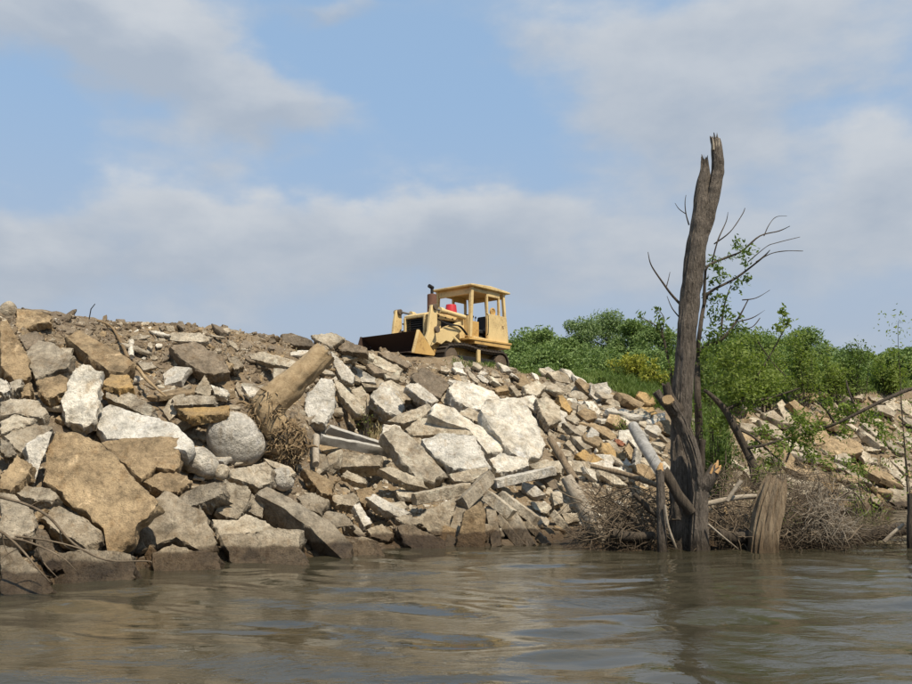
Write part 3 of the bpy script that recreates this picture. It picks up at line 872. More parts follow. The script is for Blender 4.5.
slab('E', [(462, 267), (520, 248), (592, 280), (562, 333), (500, 313)], 10, 44, .2, 'grey', S, 'grey slab near the middle of the long dark-sided slab, right side')
slab('E', [(540, 335), (592, 320), (655, 335), (690, 380), (620, 385)], 10, 46, .2, 'grey', S, 'flat grey slab just above the lower end of the long dark-sided slab')
slab('E', [(636, 182), (660, 158), (738, 195), (742, 213), (700, 208)], 5, 34, .16, 'light', S, 'pale slab below the shaded block under the boards')
slab('E', [(580, 262), (690, 248), (712, 270), (692, 303), (620, 292)], 5, 36, .22, 'light', BL, 'pale block in the rubble below the boards', 'block')
slab('E', [(688, 302), (712, 288), (764, 372), (730, 384)], 20, 30, .18, 'white', S, 'thin white slab on end near the waterline rubble')
slab('E', [(695, 232), (760, 228), (784, 260), (740, 300), (712, 285)], 15, 36, .22, 'tan', BL, 'tan block left of the white-edged slab', 'block')
slab('E', [(736, 267), (770, 253), (850, 295), (918, 330), (872, 348), (800, 312)], 0, 34, .28, 'white', S, 'white-edged slab tipping right above the waterline')
slab('E', [(655, 475), (720, 418), (782, 440), (830, 540), (690, 550)], 5, 38, .3, 'grey', S, 'damp grey slab at the waterline right of the long dark-sided slab', lift=.1)
slab('E', [(738, 392), (800, 373), (852, 410), (832, 444), (760, 424)], 8, 40, .2, 'grey', BL, 'grey block in the damp rubble above the waterline', 'block')
slab('E', [(848, 382), (900, 366), (940, 395), (930, 450), (880, 444)], 8, 36, .22, 'brown', BL, 'brown block in the damp rubble beside the white-edged slab', 'block')
# -- centre
slab('F', [(203, 96), (245, 68), (332, 110), (358, 140), (322, 188), (260, 172), (212, 122)], 15, 40, .3, 'brown', 'rock', 'grey-brown angular rock below the bulldozer, above the white slabs', 'rock')
slab('F', [(346, 148), (380, 118), (450, 128), (530, 160), (554, 190), (492, 242), (420, 227), (368, 192)], 22, 46, .4, 'white', S, 'bright white slab tilted right, above and left of the largest white slab', nper=72)
slab('F', [(486, 242), (510, 193), (580, 178), (642, 188), (684, 240), (734, 375), (722, 412), (650, 443), (600, 412), (560, 352), (508, 292)], 20, 40, .36, 'white', S, 'largest white slab with a raised ridge, lying steep in mid heap', rough=.018, nper=90, push=.12)
slab('F', [(178, 142), (230, 128), (314, 200), (284, 213), (240, 193)], 20, 38, .2, 'white', S, 'rough white slab left of the grey-brown angular rock')
slab('F', [(106, 283), (160, 253), (272, 212), (284, 235), (240, 272), (170, 293)], -12, 40, .2, 'light', S, 'pale slab tipped left over a dark gap, centre of heap')
slab('F', [(176, 312), (230, 268), (300, 268), (440, 308), (448, 338), (330, 333), (208, 343)], -5, 40, .3, 'light', S, 'long tan rounded slab lying across above the speckled trapezoid')
slab('F', [(268, 252), (300, 208), (370, 228), (402, 260), (480, 300), (574, 380), (562, 408), (510, 413), (470, 353), (440, 318), (340, 285)], 18, 44, .28, 'white', S, 'long white slab behind the speckled trapezoid, running down right')
slab('F', [(236, 352), (320, 333), (452, 338), (518, 462), (430, 478), (370, 473), (288, 418)], 5, 42, .28, 'granite', S, 'speckled light grey trapezoid slab in the centre of the heap', nper=72, push=.1)
slab('F', [(388, 252), (430, 223), (494, 260), (482, 292)], 15, 40, .25, 'light', BL, 'pale block squeezed between the bright white slabs', 'block')
slab('F', [(512, 432), (560, 408), (662, 428), (674, 460), (600, 484), (540, 483)], 5, 42, .3, 'white', BL, 'white block under the foot of the largest white slab', 'block')
slab('F', [(346, 493), (430, 475), (502, 463), (514, 490), (430, 523), (370, 523)], -5, 38, .2, 'light', S, 'narrow pale slab under the speckled trapezoid')
slab('F', [(90, 332), (140, 298), (200, 340), (262, 400), (344, 490), (300, 524), (220, 503), (180, 452)], 18, 42, .3, 'light', S, 'big dusty pale slab sloping right from the ends of the grey boards', nper=72)
slab('F', [(668, 452), (730, 438), (790, 440), (814, 465), (790, 488), (690, 473)], 0, 38, .25, 'light', BL, 'pale lumpy block above the right end of the long white beam', 'block')
slab('F', [(528, 152), (580, 138), (594, 160), (542, 168)], 5, 38, .16, 'tan', 'rock', 'small tan rock above the largest white slab', 'rock')
slab('F', [(590, 142), (606, 135), (644, 178), (622, 184)], 20, 36, .16, 'grey', 'rock', 'narrow grey rock above the ridge of the largest white slab', 'rock')
slab('F', [(624, 192), (690, 173), (712, 205), (694, 243), (650, 213)], 20, 34, .28, 'white', BL, 'white block behind the upper right corner of the largest white slab', 'block')
slab('F', [(648, 142), (700, 123), (738, 145), (702, 182), (660, 172)], 20, 44, .2, 'light', S, 'pale slab behind the white block at the top of the largest slab')
slab('F', [(698, 192), (745, 183), (794, 225), (798, 280), (750, 303), (718, 250)], 25, 36, .2, 'light', S, 'tall buff slab right of the largest white slab')
slab('F', [(200, 345), (240, 348), (285, 415), (262, 400), (228, 372)], 25, 40, .14, 'grey', 'rock', 'sliver of grey concrete left of the speckled trapezoid', 'rock')
# -- concrete posts and beams by the water
bar('F', (530, 532), (765, 478), 34, 'white', 'concrete_beam', 'long white concrete beam lying level over the dark gap', 'beam', 1.0, .55, .35, 12)
bar('F', (212, 592), (432, 548), 44, 'light', 'concrete_beam', 'pale concrete beam reaching left from the crossed posts', 'beam', .9, .45, .45, 10)
bar('F', (405, 615), (512, 505), 52, 'grey', 'concrete_post', 'short concrete post propped diagonally across the two level beams', 'post', .9, .55, .75, 15)
bar('G', (505, 262), (606, 340), 46, 'light', 'concrete_post', 'concrete post sloping right from the crossed beams', 'post', .9, .65, .55, 10)
bar('G', (560, 258), (700, 362), 36, 'light', 'concrete_post', 'longer concrete post sloping right with a square end', 'post', .9, .5, .5, 10)
bar('G', (552, 350), (648, 470), 32, 'grey', 'concrete_post', 'thin post leaning into the water left of the steep pale post', 'post', .9, .3, .15, 10)
bar('G', (604, 340), (684, 476), 44, 'light', 'concrete_post', 'steep pale post entering the water beneath the sloping posts', 'post', .8, .35, .15, 10)
bar('G', (668, 372), (748, 462), 26, 'grey', 'concrete_post', 'short grey post entering the water right of the steep pale post', 'post', .9, .3, .15, 10)
bar('G', (765, 330), (868, 458), 30, 'light', 'concrete_post', 'pale post slanting into the water nearest the driftwood', 'post', .8, .3, .15, 10)
slab('G', [(212, 348), (300, 300), (370, 268), (377, 300), (347, 425), (280, 414)], 15, 28, .25, 'grey', S, 'grey-brown slab standing upright at the waterline below the beams')
bar('G', (402, 318), (352, 476), 42, 'grey', 'concrete_post', 'stout post standing left of the wide upright slab in the water', 'post', .8, .3, .15, 10)
slab('G', [(418, 322), (480, 278), (497, 320), (500, 500), (370, 505), (400, 380)], 5, 22, .25, 'tan', S, 'wide tan slab upright in the water under the diagonal post', lift=.15)
bar('G', (520, 310), (545, 476), 38, 'grey', 'concrete_post', 'upright grey post in the water right of the wide tan slab', 'post', .8, .3, .15, 10)
slab('G', [(678, 282), (748, 288), (762, 310), (740, 332), (690, 313)], 12, 38, .2, 'light', BL, 'square-edged pale block in the dark gap beneath the white beam', 'block', push=.2)
slab('G', [(798, 332), (860, 328), (874, 358), (820, 373)], 10, 34, .2, 'light', BL, 'small pale block next to the leaning tan log', 'block')
slab('G', [(610, 300), (690, 302), (700, 330), (640, 325)], 8, 38, .2, 'grey', BL, 'grey block behind the square end of the longer sloping post', 'block')
slab('G', [(760, 245), (800, 240), (806, 290), (770, 300)], 8, 36, .2, 'light', BL, 'small block under the right end of the white beam', 'block')
slab('G', [(138, 347), (200, 333), (244, 370), (190, 383)], 8, 40, .18, 'light', 'rock', 'small pale rock above the damp pointed slab at the waterline', 'rock')
slab('G', [(146, 388), (210, 373), (340, 440), (355, 520), (260, 520), (170, 440)], 10, 40, .26, 'brown', S, 'damp pointed slab dipping into the water left of the upright slabs', lift=.12)
slab('F', [(76, 473), (120, 462), (252, 513), (264, 548), (180, 528)], 8, 40, .18, 'grey', S, 'thin grey slab running right to the pale beam end')
# -- right of the largest slab
slab('H', [(338, 228), (400, 183), (470, 188), (494, 215), (440, 243), (370, 248)], 5, 46, .26, 'ochre', S, 'ochre slab on top of the rubble just left of the dead tree')
slab('H', [(412, 272), (480, 224), (532, 213), (540, 270), (460, 303)], 0, 42, .26, 'white', S, 'white slab beneath the ochre slab, left of the dead tree')
slab('H', [(78, 427), (125, 398), (184, 460), (172, 478), (110, 452)], 15, 34, .2, 'ochre', 'rock', 'ochre-faced rock right of the leaning brown post', 'rock')
slab('H', [(208, 367), (250, 368), (303, 430), (308, 478), (250, 462), (213, 412)], 22, 34, .22, 'ochre', S, 'ochre-faced slab with grey rim above the driftwood')
slab('H', [(232, 350), (282, 368), (326, 440), (306, 445), (262, 385)], 40, 40, .12, 'grey', S, 'grey slab standing just behind the ochre-faced slab')
slab('H', [(328, 402), (350, 368), (388, 430), (360, 453)], 25, 32, .2, 'tan', 'rock', 'tan rock right of the ochre-faced slab', 'rock')
slab('H', [(388, 388), (416, 400), (424, 530), (395, 543), (378, 480)], 20, 26, .16, 'white', S, 'white slab on end left of the silvery log')
slab('H', [(298, 502), (340, 443), (388, 526), (360, 534), (310, 522)], 15, 30, .18, 'granite', S, 'pointed pale grey slab over the driftwood tangle')
slab('H', [(136, 332), (160, 288), (203, 320), (196, 352), (150, 392)], 20, 34, .18, 'granite', S, 'pale grey slab in the small rubble above the ochre rocks')
slab('H', [(276, 345), (300, 352), (330, 372), (318, 385), (285, 372)], 10, 36, .14, 'red', 'brick', 'broken red brick between ochre-faced slab and silvery log', 'brick')
slab('H', [(275, 312), (315, 300), (345, 325), (330, 352), (285, 342)], 10, 40, .2, 'grey', 'rock', 'grey rock at the upper end of the silvery log', 'rock')
slab('L', [(70, 215), (130, 190), (205, 270), (240, 340), (200, 400), (150, 350), (100, 280)], 28, 36, .2, 'light', S, 'buff slab in the fine rubble right of the largest white slab')
slab('L', [(415, 232), (480, 235), (545, 320), (520, 345), (450, 290)], 25, 40, .16, 'white', S, 'clean white slab in the rubble stripe above the ochre rocks')
slab('L', [(255, 400), (310, 405), (420, 480), (405, 510), (340, 480)], 25, 42, .16, 'light', S, 'long pale slab pointing at the silvery log from the left')
slab('L', [(215, 195), (250, 190), (325, 300), (300, 325), (240, 280)], 25, 36, .2, 'ochre', S, 'yellow-stained slab in the rubble below the grass edge')
slab('L', [(590, 290), (640, 280), (710, 355), (690, 380), (630, 340)], 20, 40, .16, 'white', S, 'whitish slab near the small weed left of the ochre slab')
slab('L', [(380, 110), (440, 95), (500, 118), (460, 140), (400, 135)], 5, 44, .16, 'light', S, 'pale slab at the grass edge right of the bulldozer')
# -- far bank behind the fallen leafy tree
slab('J', [(296, 472), (320, 452), (380, 530), (373, 560), (330, 543)], 22, 36, .22, 'light', S, 'pale slab behind the leaning dark limb on the far bank')
slab('J', [(246, 512), (280, 502), (350, 560), (332, 576), (270, 553)], 20, 38, .2, 'light', S, 'whiter slab lower left of the pale slab on the far bank')
slab('Q', [(400, 402), (450, 405), (690, 555), (665, 578), (560, 520)], 25, 40, .25, 'light', S, 'long pale slab with a black gap above it on the far bank')
slab('Q', [(520, 400), (560, 395), (690, 490), (700, 530), (640, 500)], 25, 40, .2, 'light', S, 'pale slab stacked behind the long one on the far bank')
slab('Q', [(345, 560), (430, 505), (520, 555), (548, 610), (500, 645), (380, 610)], 5, 40, .35, 'tan', BL, 'rounded tan block on the far bank below the long pale slab', 'block')
slab('Q', [(545, 580), (670, 585), (675, 610), (560, 618)], 5, 30, .25, 'light', 'concrete_beam', 'short pale beam below the long slab on the far bank', 'beam')
slab('Q', [(700, 540), (745, 525), (850, 605), (860, 640), (790, 625)], 22, 40, .22, 'grey', S, 'grey slab near the right edge on the far bank')
slab('Q', [(840, 480), (880, 465), (925, 530), (925, 570), (880, 545)], 22, 38, .2, 'light', S, 'pale slab cut by the right picture edge on the far bank')
slab('Q', [(835, 230), (870, 215), (925, 290), (925, 350), (865, 330), (830, 290)], 15, 34, .3, 'light', BL, 'white block high on the far bank at the right edge', 'block')
slab('Q', [(710, 250), (770, 225), (810, 290), (760, 320), (715, 300)], 10, 34, .28, 'light', BL, 'cluster-topping white block left of the right-edge block', 'block')
slab('K', [(768, 352), (830, 288), (902, 310), (910, 398), (840, 390)], 8, 38, .4, 'light', S, 'broad buff slab meeting the still water at the right', lift=.2)
slab('K', [(812, 182), (872, 168), (904, 220), (880, 243)], 15, 40, .22, 'light', S, 'pale slab above the broad buff slab at the right')
slab('K', [(790, 195), (815, 190), (892, 275), (870, 285), (810, 240)], 22, 38, .2, 'light', S, 'slanting slab between the broad buff slab and the shrubs')
slab('K', [(440, 62), (520, 48), (560, 90), (500, 110), (470, 120)], 10, 38, .3, 'tan', BL, 'tan block half hidden by the fallen tree leaves', 'block')
slab('K', [(468, 125), (560, 85), (640, 98), (694, 140), (640, 163), (540, 160)], 5, 40, .35, 'tan', BL, 'low tan block above the twig tangle right of the stump', 'block')
slab('K', [(480, 360), (560, 330), (650, 385), (600, 420), (510, 415)], 5, 46, .3, 'tan', S, 'tan slab lying low behind the right twig tangle')
slab('K', [(680, 215), (740, 205), (770, 250), (720, 265)], 15, 38, .2, 'light', 'rock', 'white rock left of the slanting slab at the right', 'rock')
slab('K', [(450, 300), (520, 280), (570, 310), (540, 345), (470, 340)], 5, 42, .3, 'ochre', 'rock', 'ochre-brown rock behind the right twig tangle', 'rock')

# weathered boards under the white speckled slab
bar('D', (585, 472), (790, 538), 34, 'board', 'wooden_board', 'upper of two grey weathered boards right of the root wad', 'board', .5, .55, .75, 30)
bar('D', (556, 512), (838, 566), 36, 'board', 'wooden_board', 'lower of two grey weathered boards right of the root wad', 'board', .5, .45, .55, 25)
bar('D', (540, 500), (538, 610), 26, 'pale', 'wooden_stake', 'short pale stake upright at the foot of the root wad', 'stake', 1, .35, .25, 0, round_=True)
bar('A', (520, 205), (520, 265), 20, 'white', 'broken_pipe', 'white broken bit of pipe stuck in the earth upper left', 'pipe', 1, .1, .08, 0, round_=True)
# ------------------------------------------------------------------ smaller rubble
rng = random.Random(5)
def rand_outline(rng, asp):
    k = rng.choice([4, 5, 5, 6, 7])
    a0 = rng.uniform(0, 6.28)
    out = []
    for i in range(k):
        a = a0 + 2 * math.pi * (i + rng.uniform(-.28, .28)) / k
        r = rng.uniform(.38, .55)
        out.append(Vector((math.cos(a) * r * asp, math.sin(a) * r / asp)))
    return out
PROTO = []
for i in range(26):
    asp = rng.choice([1.0, 1.2, 1.4, 1.6, 1.8])
    V, F = slab_geo(rand_outline(rng, asp), rng.uniform(.13, .34), .03, 300 + i, 18, LOW)
    PROTO.append((V, F))
PMESH = {}
def proto_mesh(i, mat):
    if (i, mat) not in PMESH:
        V, F = PROTO[i]
        PMESH[(i, mat)] = mesh_from('rubble_chunk', V, F, M[mat], 40)
    return PMESH[(i, mat)]

def inside(x, y, poly):
    c = False
    j = len(poly) - 1
    for i in range(len(poly)):
        xi, yi = poly[i]; xj, yj = poly[j]
        if (yi > y) != (yj > y) and x < (xj - xi) * (y - yi) / (yj - yi) + xi: c = not c
        j = i
    return c
def sample(poly, rng):
    x0, x1 = min(p[0] for p in poly), max(p[0] for p in poly)
    y0, y1 = min(p[1] for p in poly), max(p[1] for p in poly)
    while True:
        x, y = rng.uniform(x0, x1), rng.uniform(y0, y1)
        if inside(x, y, poly): return x, y

def chunk_matrix(x, y, size, rng, diag, lift=.38, spread=1.0):
    h = hit(x, y, BVL)
    n = nrm(rng.gauss(18, 22 * spread), max(18, min(78, rng.gauss(44, 13 * spread))))
    X = Vector((0, 0, 1)).cross(n).normalized(); Y = n.cross(X)
    a = R(rng.gauss(-38, 22)) if diag else rng.uniform(0, 6.28)
    X, Y = X * math.cos(a) + Y * math.sin(a), Y * math.cos(a) - X * math.sin(a)
    P = h + n * (size * lift)
    return Matrix(((X.x * size, Y.x * size, n.x * size, P.x), (X.y * size, Y.y * size, n.y * size, P.y), (X.z * size, Y.z * size, n.z * size, P.z), (0, 0, 0, 1)))

MARKS = [(388, 352, 'the bulldozer bucket'), (480, 372, 'the bulldozer tracks'), (512, 425, 'the largest white slab'), (470, 395, 'the bright tilted white slab'), (455, 452, 'the speckled trapezoid slab'),
         (415, 450, 'the big dusty sloping slab'), (525, 480, 'the long white beam'), (478, 500, 'the crossed posts'), (360, 440, 'the grey boards'), (305, 375, 'the uprooted log'), (285, 440, 'the root wad'),
         (237, 440, 'the round grey boulder'), (310, 520, 'the long dark-sided slab'), (260, 540, 'the broad wet block'), (205, 525, 'the long leaning grey slab'), (95, 490, 'the biggest clay slab'),
         (155, 460, 'the second-largest clay slab'), (80, 395, 'the white upright slab'), (145, 425, 'the broad rough slab'), (200, 355, 'the speckled grey-brown slab'), (100, 350, 'the long yellow-topped slab'),
         (45, 360, 'the flat grey slab'), (115, 335, 'the dark bent root'), (258, 360, 'the pale slab with a gap'), (600, 455, 'the ochre-faced rocks'), (558, 455, 'the leaning brown post'), (648, 448, 'the silvery log'), (640, 412, 'the ochre slab'),
         (560, 405, 'the tall buff slab'), (590, 420, 'the clean white slab'), (740, 435, 'the leaning dark limb'), (850, 418, 'the long grey limb'), (865, 440, 'the long pale far slab'), (842, 448, 'the rounded tan block'),
         (895, 490, 'the broad buff slab'), (770, 490, 'the rotten stump'), (898, 410, 'the right-edge block'), (340, 500, 'the tan-faced block'), (425, 530, 'the damp pointed slab'), (385, 505, 'the white-edged slab'), (520, 375, 'the grass edge')]
WORD = {'light': 'buff', 'white': 'white', 'grey': 'grey', 'tan': 'tan', 'ochre': 'ochre', 'brown': 'brown', 'red': 'reddish', 'granite': 'speckled'}
def where(x, y):
    mx, my, nm = min(MARKS, key=lambda m: (m[0] - x) ** 2 + (m[1] - y) ** 2)
    dx, dy = x - mx, y - my
    far = math.hypot(dx, dy)
    pre = 'hard ' if far < 14 else ('off ' if far > 34 else '')
    if abs(dx) > 2.2 * abs(dy): w_ = 'right of' if dx > 0 else 'left of'
    elif abs(dy) > 2.2 * abs(dx): w_ = 'below' if dy > 0 else 'above'
    else: w_ = ('below and ' if dy > 0 else 'above and ') + ('right of' if dx > 0 else 'left of')
    return pre + w_ + ' ' + nm
ZONES = [
    ('fine rubble', [(548, 376), (590, 386), (640, 402), (664, 418), (662, 476), (610, 484), (560, 470), (545, 430)], 84, (13, 27), True,
     {'light': 5, 'white': 4, 'tan': 2, 'ochre': 1, 'grey': 2}, 'angular chunk in the fine rubble between largest white slab and dead tree', 'rubble between largest slab and dead tree'),
    ('below dozer', [(440, 369), (500, 371), (560, 378), (560, 412), (510, 398), (450, 388)], 30, (9, 18), True,
     {'light': 4, 'white': 3, 'grey': 2, 'tan': 1}, 'small pale chunk scattered just below the bulldozer tracks', 'chunks scattered below the bulldozer'),
    ('centre', [(310, 350), (430, 366), (470, 400), (565, 500), (560, 536), (330, 548), (345, 470)], 56, (13, 28), True,
     {'light': 5, 'grey': 4, 'white': 2, 'tan': 2, 'brown': 2}, 'broken chunk filling gaps in the middle of the heap below bucket level', 'chunks in the middle of the heap'),
    ('left', [(0, 345), (130, 350), (300, 400), (340, 470), (330, 552), (150, 560), (0, 575)], 48, (14, 32), False,
     {'light': 4, 'grey': 4, 'tan': 3, 'brown': 2, 'white': 1}, 'loose chunk jammed between the larger slabs at the left of the heap', 'chunks between the left slabs'),
    ('earth', [(50, 322), (200, 330), (330, 348), (310, 392), (200, 392), (120, 352)], 24, (8, 17), False,
     {'light': 4, 'grey': 3, 'white': 2, 'brown': 2}, 'small stone bedded in the brown earth under the left skyline', 'stones in the earth under the left skyline'),
    ('far bank', [(712, 408), (790, 402), (912, 398), (912, 505), (850, 505), (730, 500)], 56, (12, 27), True,
     {'light': 5, 'tan': 4, 'grey': 4}, 'pale slabby chunk on the far bank behind the leafy branches', 'chunks on the far bank at right'),
]
for (zn, poly, cnt, (s0, s1), diag, mats, label, grp) in ZONES:
    bag = [m for m, k in mats.items() for _ in range(k)]
    n = 0; tries = 0
    done = []
    while n < cnt and tries < 4000:
        tries += 1
        x, y = sample(poly, rng)
        if any(((x - a) / (b2 * .75 + 1)) ** 2 + ((y - b) / (c2 * .75 + 1)) ** 2 < 1 for a, b, b2, c2 in PLACED): continue
        if any(abs(x - a) < 7 and abs(y - b) < 5 for a, b in done): continue
        done.append((x, y))
        d = (hit(x, y) - CAMP).length
        size = rng.uniform(s0, s1) * d / FPX
        i = rng.randrange(len(PROTO))
        mt = rng.choice(bag)
        spx = size * FPX / d
        f_ = (spx - s0) / (s1 - s0)
        big_ = 'small' if f_ < .33 else ('middling' if f_ < .7 else 'large')
        o = bpy.data.objects.new('rubble_chunk', proto_mesh(i, mt))
        COL.objects.link(o)
        o.matrix_world = chunk_matrix(x, y, size, rng, diag)
        tag(o, big_ + ' ' + WORD[mt] + (' flat' if i % 2 else ' angular') + ' chunk ' + where(x, y), 'rubble', grp)
        n += 1

# chips and gravel: uncountable
TINY = [slab_geo(rand_outline(rng, rng.choice([1, 1.2, 1.5])), rng.uniform(.25, .6), .05, 400 + i, 7, [(.9, 0), (1.0, -.4), (.8, -1.0)]) for i in range(14)]
TINYA = [(np.array([tuple(v) for v in V]), F) for V, F in TINY]
def scatter(name, label, mats, specs, seed):
    rg = random.Random(seed)
    Vs, Fs, Mi = [], [], []
    base = 0
    for (poly, cnt, s0, s1, diag, bag) in specs:
        for _ in range(cnt):
            x, y = sample(poly, rg)
            d = (hit(x, y) - CAMP).length
            size = s0 * (s1 / s0) ** (rg.random() ** 1.6) * d / FPX
            mw = np.array(chunk_matrix(x, y, size, rg, diag, .15, 1.6))
            V, F = TINYA[rg.randrange(len(TINYA))]
            Vs.append(V @ mw[:3, :3].T + mw[:3, 3])
            mi = rg.choice(bag)
            for f in F:
                Fs.append(tuple(i + base for i in f)); Mi.append(mi)
            base += len(V)
    me = bpy.data.meshes.new(name)
    me.from_pydata(np.concatenate(Vs).tolist(), [], Fs); me.update()
    for m in mats: me.materials.append(M[m])
    me.polygons.foreach_set('material_index', Mi)
    o = bpy.data.objects.new(name, me); COL.objects.link(o)
    tag(o, label, None, None, 'stuff')
    return o
LEFT = [(-60, 320), (200, 330), (330, 350), (340, 548), (150, 562), (-60, 590)]
MIDZ = [(310, 350), (430, 364), (510, 372), (560, 380), (640, 402), (668, 424), (665, 480), (590, 535), (330, 550)]
TOP = [(-60, 312), (120, 322), (200, 326), (330, 346), (440, 365), (560, 378), (560, 400), (430, 390), (330, 380), (200, 372), (-60, 350)]
FAR = [(690, 408), (790, 402), (980, 396), (980, 505), (850, 510), (700, 520)]
scatter('rubble_chips', 'small concrete chips and gravel strewn over the whole heap', ['light', 'white', 'grey', 'tan', 'brown'], [
    (LEFT, 2400, 1.8, 13, False, [0, 0, 2, 2, 3, 3, 4, 4]),
    (MIDZ, 3000, 1.8, 13, True, [0, 0, 0, 1, 2, 3, 4]),
    (TOP, 1300, 1.0, 6, False, [0, 1, 2, 3, 4, 4, 4, 4]),
    (FAR, 1900, 1.8, 12, True, [0, 0, 2, 2, 3, 3])], 31)
WLINE = [(-60, 596), (0, 588), (100, 571), (200, 561), (300, 555), (400, 548), (560, 541), (580, 541), (580, 549), (400, 556), (300, 563), (200, 569), (100, 580), (0, 598)]
scatter('half_sunk_stones', 'wet stones half sunk along the waterline of the heap', ['grey', 'brown'], [(WLINE, 260, 3, 20, False, [0, 1])], 34)
SKYL = [(-60, 306), (120, 318), (200, 323), (330, 343), (400, 352), (400, 358), (330, 352), (200, 334), (-60, 318)]
scatter('skyline_rubble', 'stones and clods breaking up the crest line left of the bulldozer', ['ground', 'brown', 'light', 'grey'], [(SKYL, 300, 2.5, 12, False, [0, 0, 0, 0, 0, 1, 1, 2])], 33)
scatter('earth_clods', 'crumbled brown earth clods between the slabs', ['ground'], [
    (LEFT, 1500, 3, 12, False, [0]), (TOP, 1700, 1.5, 9, False, [0]), (MIDZ, 900, 2, 8, False, [0]), (FAR, 500, 2, 8, False, [0])], 32)
# ------------------------------------------------------------------ bulldozer
def mat_paint(name, col, rust, amt=.45, rough=.55):
    m, n, b = new_mat(name)
    tcn = n.new('ShaderNodeTexCoord'); P = tcn.outputs['Object']
    big = n.noise(P, 1.7, 6, .62, .4); fin = n.noise(P, 14, 8, .7, .3)
    c = n.mix(n.ramp(big, [(.35, 0.), (.7, 1.)]), col, tuple(q * .78 for q in col))
    c = n.mix(n.math('MULTIPLY', n.ramp(n.math('ADD', n.math('MULTIPLY', fin, .7), n.math('MULTIPLY', big, .35)), [(.56, 0.), (.66, 1.)]), amt), c, rust)
    c = n.mix(.35, c, n.mix(1., c, n.ramp(n.noise(P, 45, 4, .7), [(.3, .7), (.7, 1.2)]), 'MULTIPLY'))
    n.link(c, b.inputs['Base Color']); b.inputs['Roughness'].default_value = rough
    bump(n, b, fin, .25, .01)
    return m
M['yellow'] = mat_paint('faded_yellow_paint', (0.69, 0.505, 0.235), (0.27, 0.155, 0.07), .7)
M['yellow_rust'] = mat_paint('rusty_yellow_paint', (0.58, 0.36, 0.12), (0.22, 0.105, 0.045), .8)
M['steel'] = mat_paint('grimy_track_steel', (0.060, 0.046, 0.034), (0.13, 0.085, 0.05), .6, .7)
M['wheel'] = mat_paint('dusty_wheel_steel', (0.13, 0.094, 0.062), (0.08, 0.055, 0.035), .6, .8)
M['bucket'] = mat_paint('shaded_rusted_bucket_steel', (0.060, 0.036, 0.025), (0.10, 0.055, 0.035), .6, .75)  # rusty brown steel, with the shade inside the bucket put into the colour
M['rust'] = mat_paint('rusted_muffler', (0.17, 0.085, 0.055), (0.10, 0.055, 0.04), .5, .8)
M['black'] = mat_paint('black_grime', (0.022, 0.020, 0.018), (0.05, 0.04, 0.03), .4, .7)
M['vinyl'] = mat_paint('dark_seat_vinyl', (0.03, 0.03, 0.03), (0.06, 0.05, 0.04), .3, .5)
M['chrome'] = mat_paint('greased_rod_steel', (0.20, 0.19, 0.18), (0.12, 0.09, 0.07), .5, .35)
M['redplastic'] = mat_paint('red_plastic', (0.52, 0.035, 0.045), (0.40, 0.05, 0.05), .3, .4)

def g_box(x0, x1, y0, y1, z0, z1):
    V = [Vector(p) for p in [(x0, y0, z0), (x1, y0, z0), (x1, y1, z0), (x0, y1, z0), (x0, y0, z1), (x1, y0, z1), (x1, y1, z1), (x0, y1, z1)]]
    return V, [(3, 2, 1, 0), (4, 5, 6, 7), (0, 1, 5, 4), (1, 2, 6, 5), (2, 3, 7, 6), (3, 0, 4, 7)]
def g_prism(xz, y0, y1):
    n = len(xz)
    V = [Vector((x, y0, z)) for x, z in xz] + [Vector((x, y1, z)) for x, z in xz]
    F = [tuple(range(n)), tuple(range(2 * n - 1, n - 1, -1))]
    for i in range(n):
        j = (i + 1) % n
        F.append((i, i + n, j + n, j))
    return V, F
def g_cyl(a, b, r, seg=16, r2=None):
    return tube_geo([Vector(a), Vector(b)], [r, r if r2 is None else r2], seg)
def g_strut(a, b, wx, wy):
    """square post between two points, wx along x, wy along y"""
    a, b = Vector(a), Vector(b)
    V = []
    for p in (a, b):
        for sx, sy in ((-1, -1), (1, -1), (1, 1), (-1, 1)):
            V.append(p + Vector((sx * wx / 2, sy * wy / 2, 0)))
    return V, [(3, 2, 1, 0), (4, 5, 6, 7), (0, 1, 5, 4), (1, 2, 6, 5), (2, 3, 7, 6), (3, 0, 4, 7)]

DZ = Vector((0.05, 32.0, 0))
DZ.z = ground_z(DZ.x, DZ.y) + 0.02
DOZER_RZ = R(230)
dozer = empty('bulldozer', DZ, DOZER_RZ)
tag(dozer, 'old faded yellow tracked bulldozer with roofed cab and dark bucket on top of the bank', 'bulldozer')
def part(name, geos, mat, parent=dozer, bev=.012, smooth=35):
    G = Geo()
    for V, F in geos: G.add(V, F)
    o = mkobj(name, G.V, G.F, M[mat], parent, smooth=smooth)
    bm = bmesh.new(); bm.from_mesh(o.data); bmesh.ops.recalc_face_normals(bm, faces=bm.faces); bm.to_mesh(o.data); bm.free()
    if bev:
        md = o.modifiers.new('bevel', 'BEVEL'); md.width = bev; md.segments = 2; md.limit_method = 'ANGLE'; md.angle_limit = R(40)
    return o

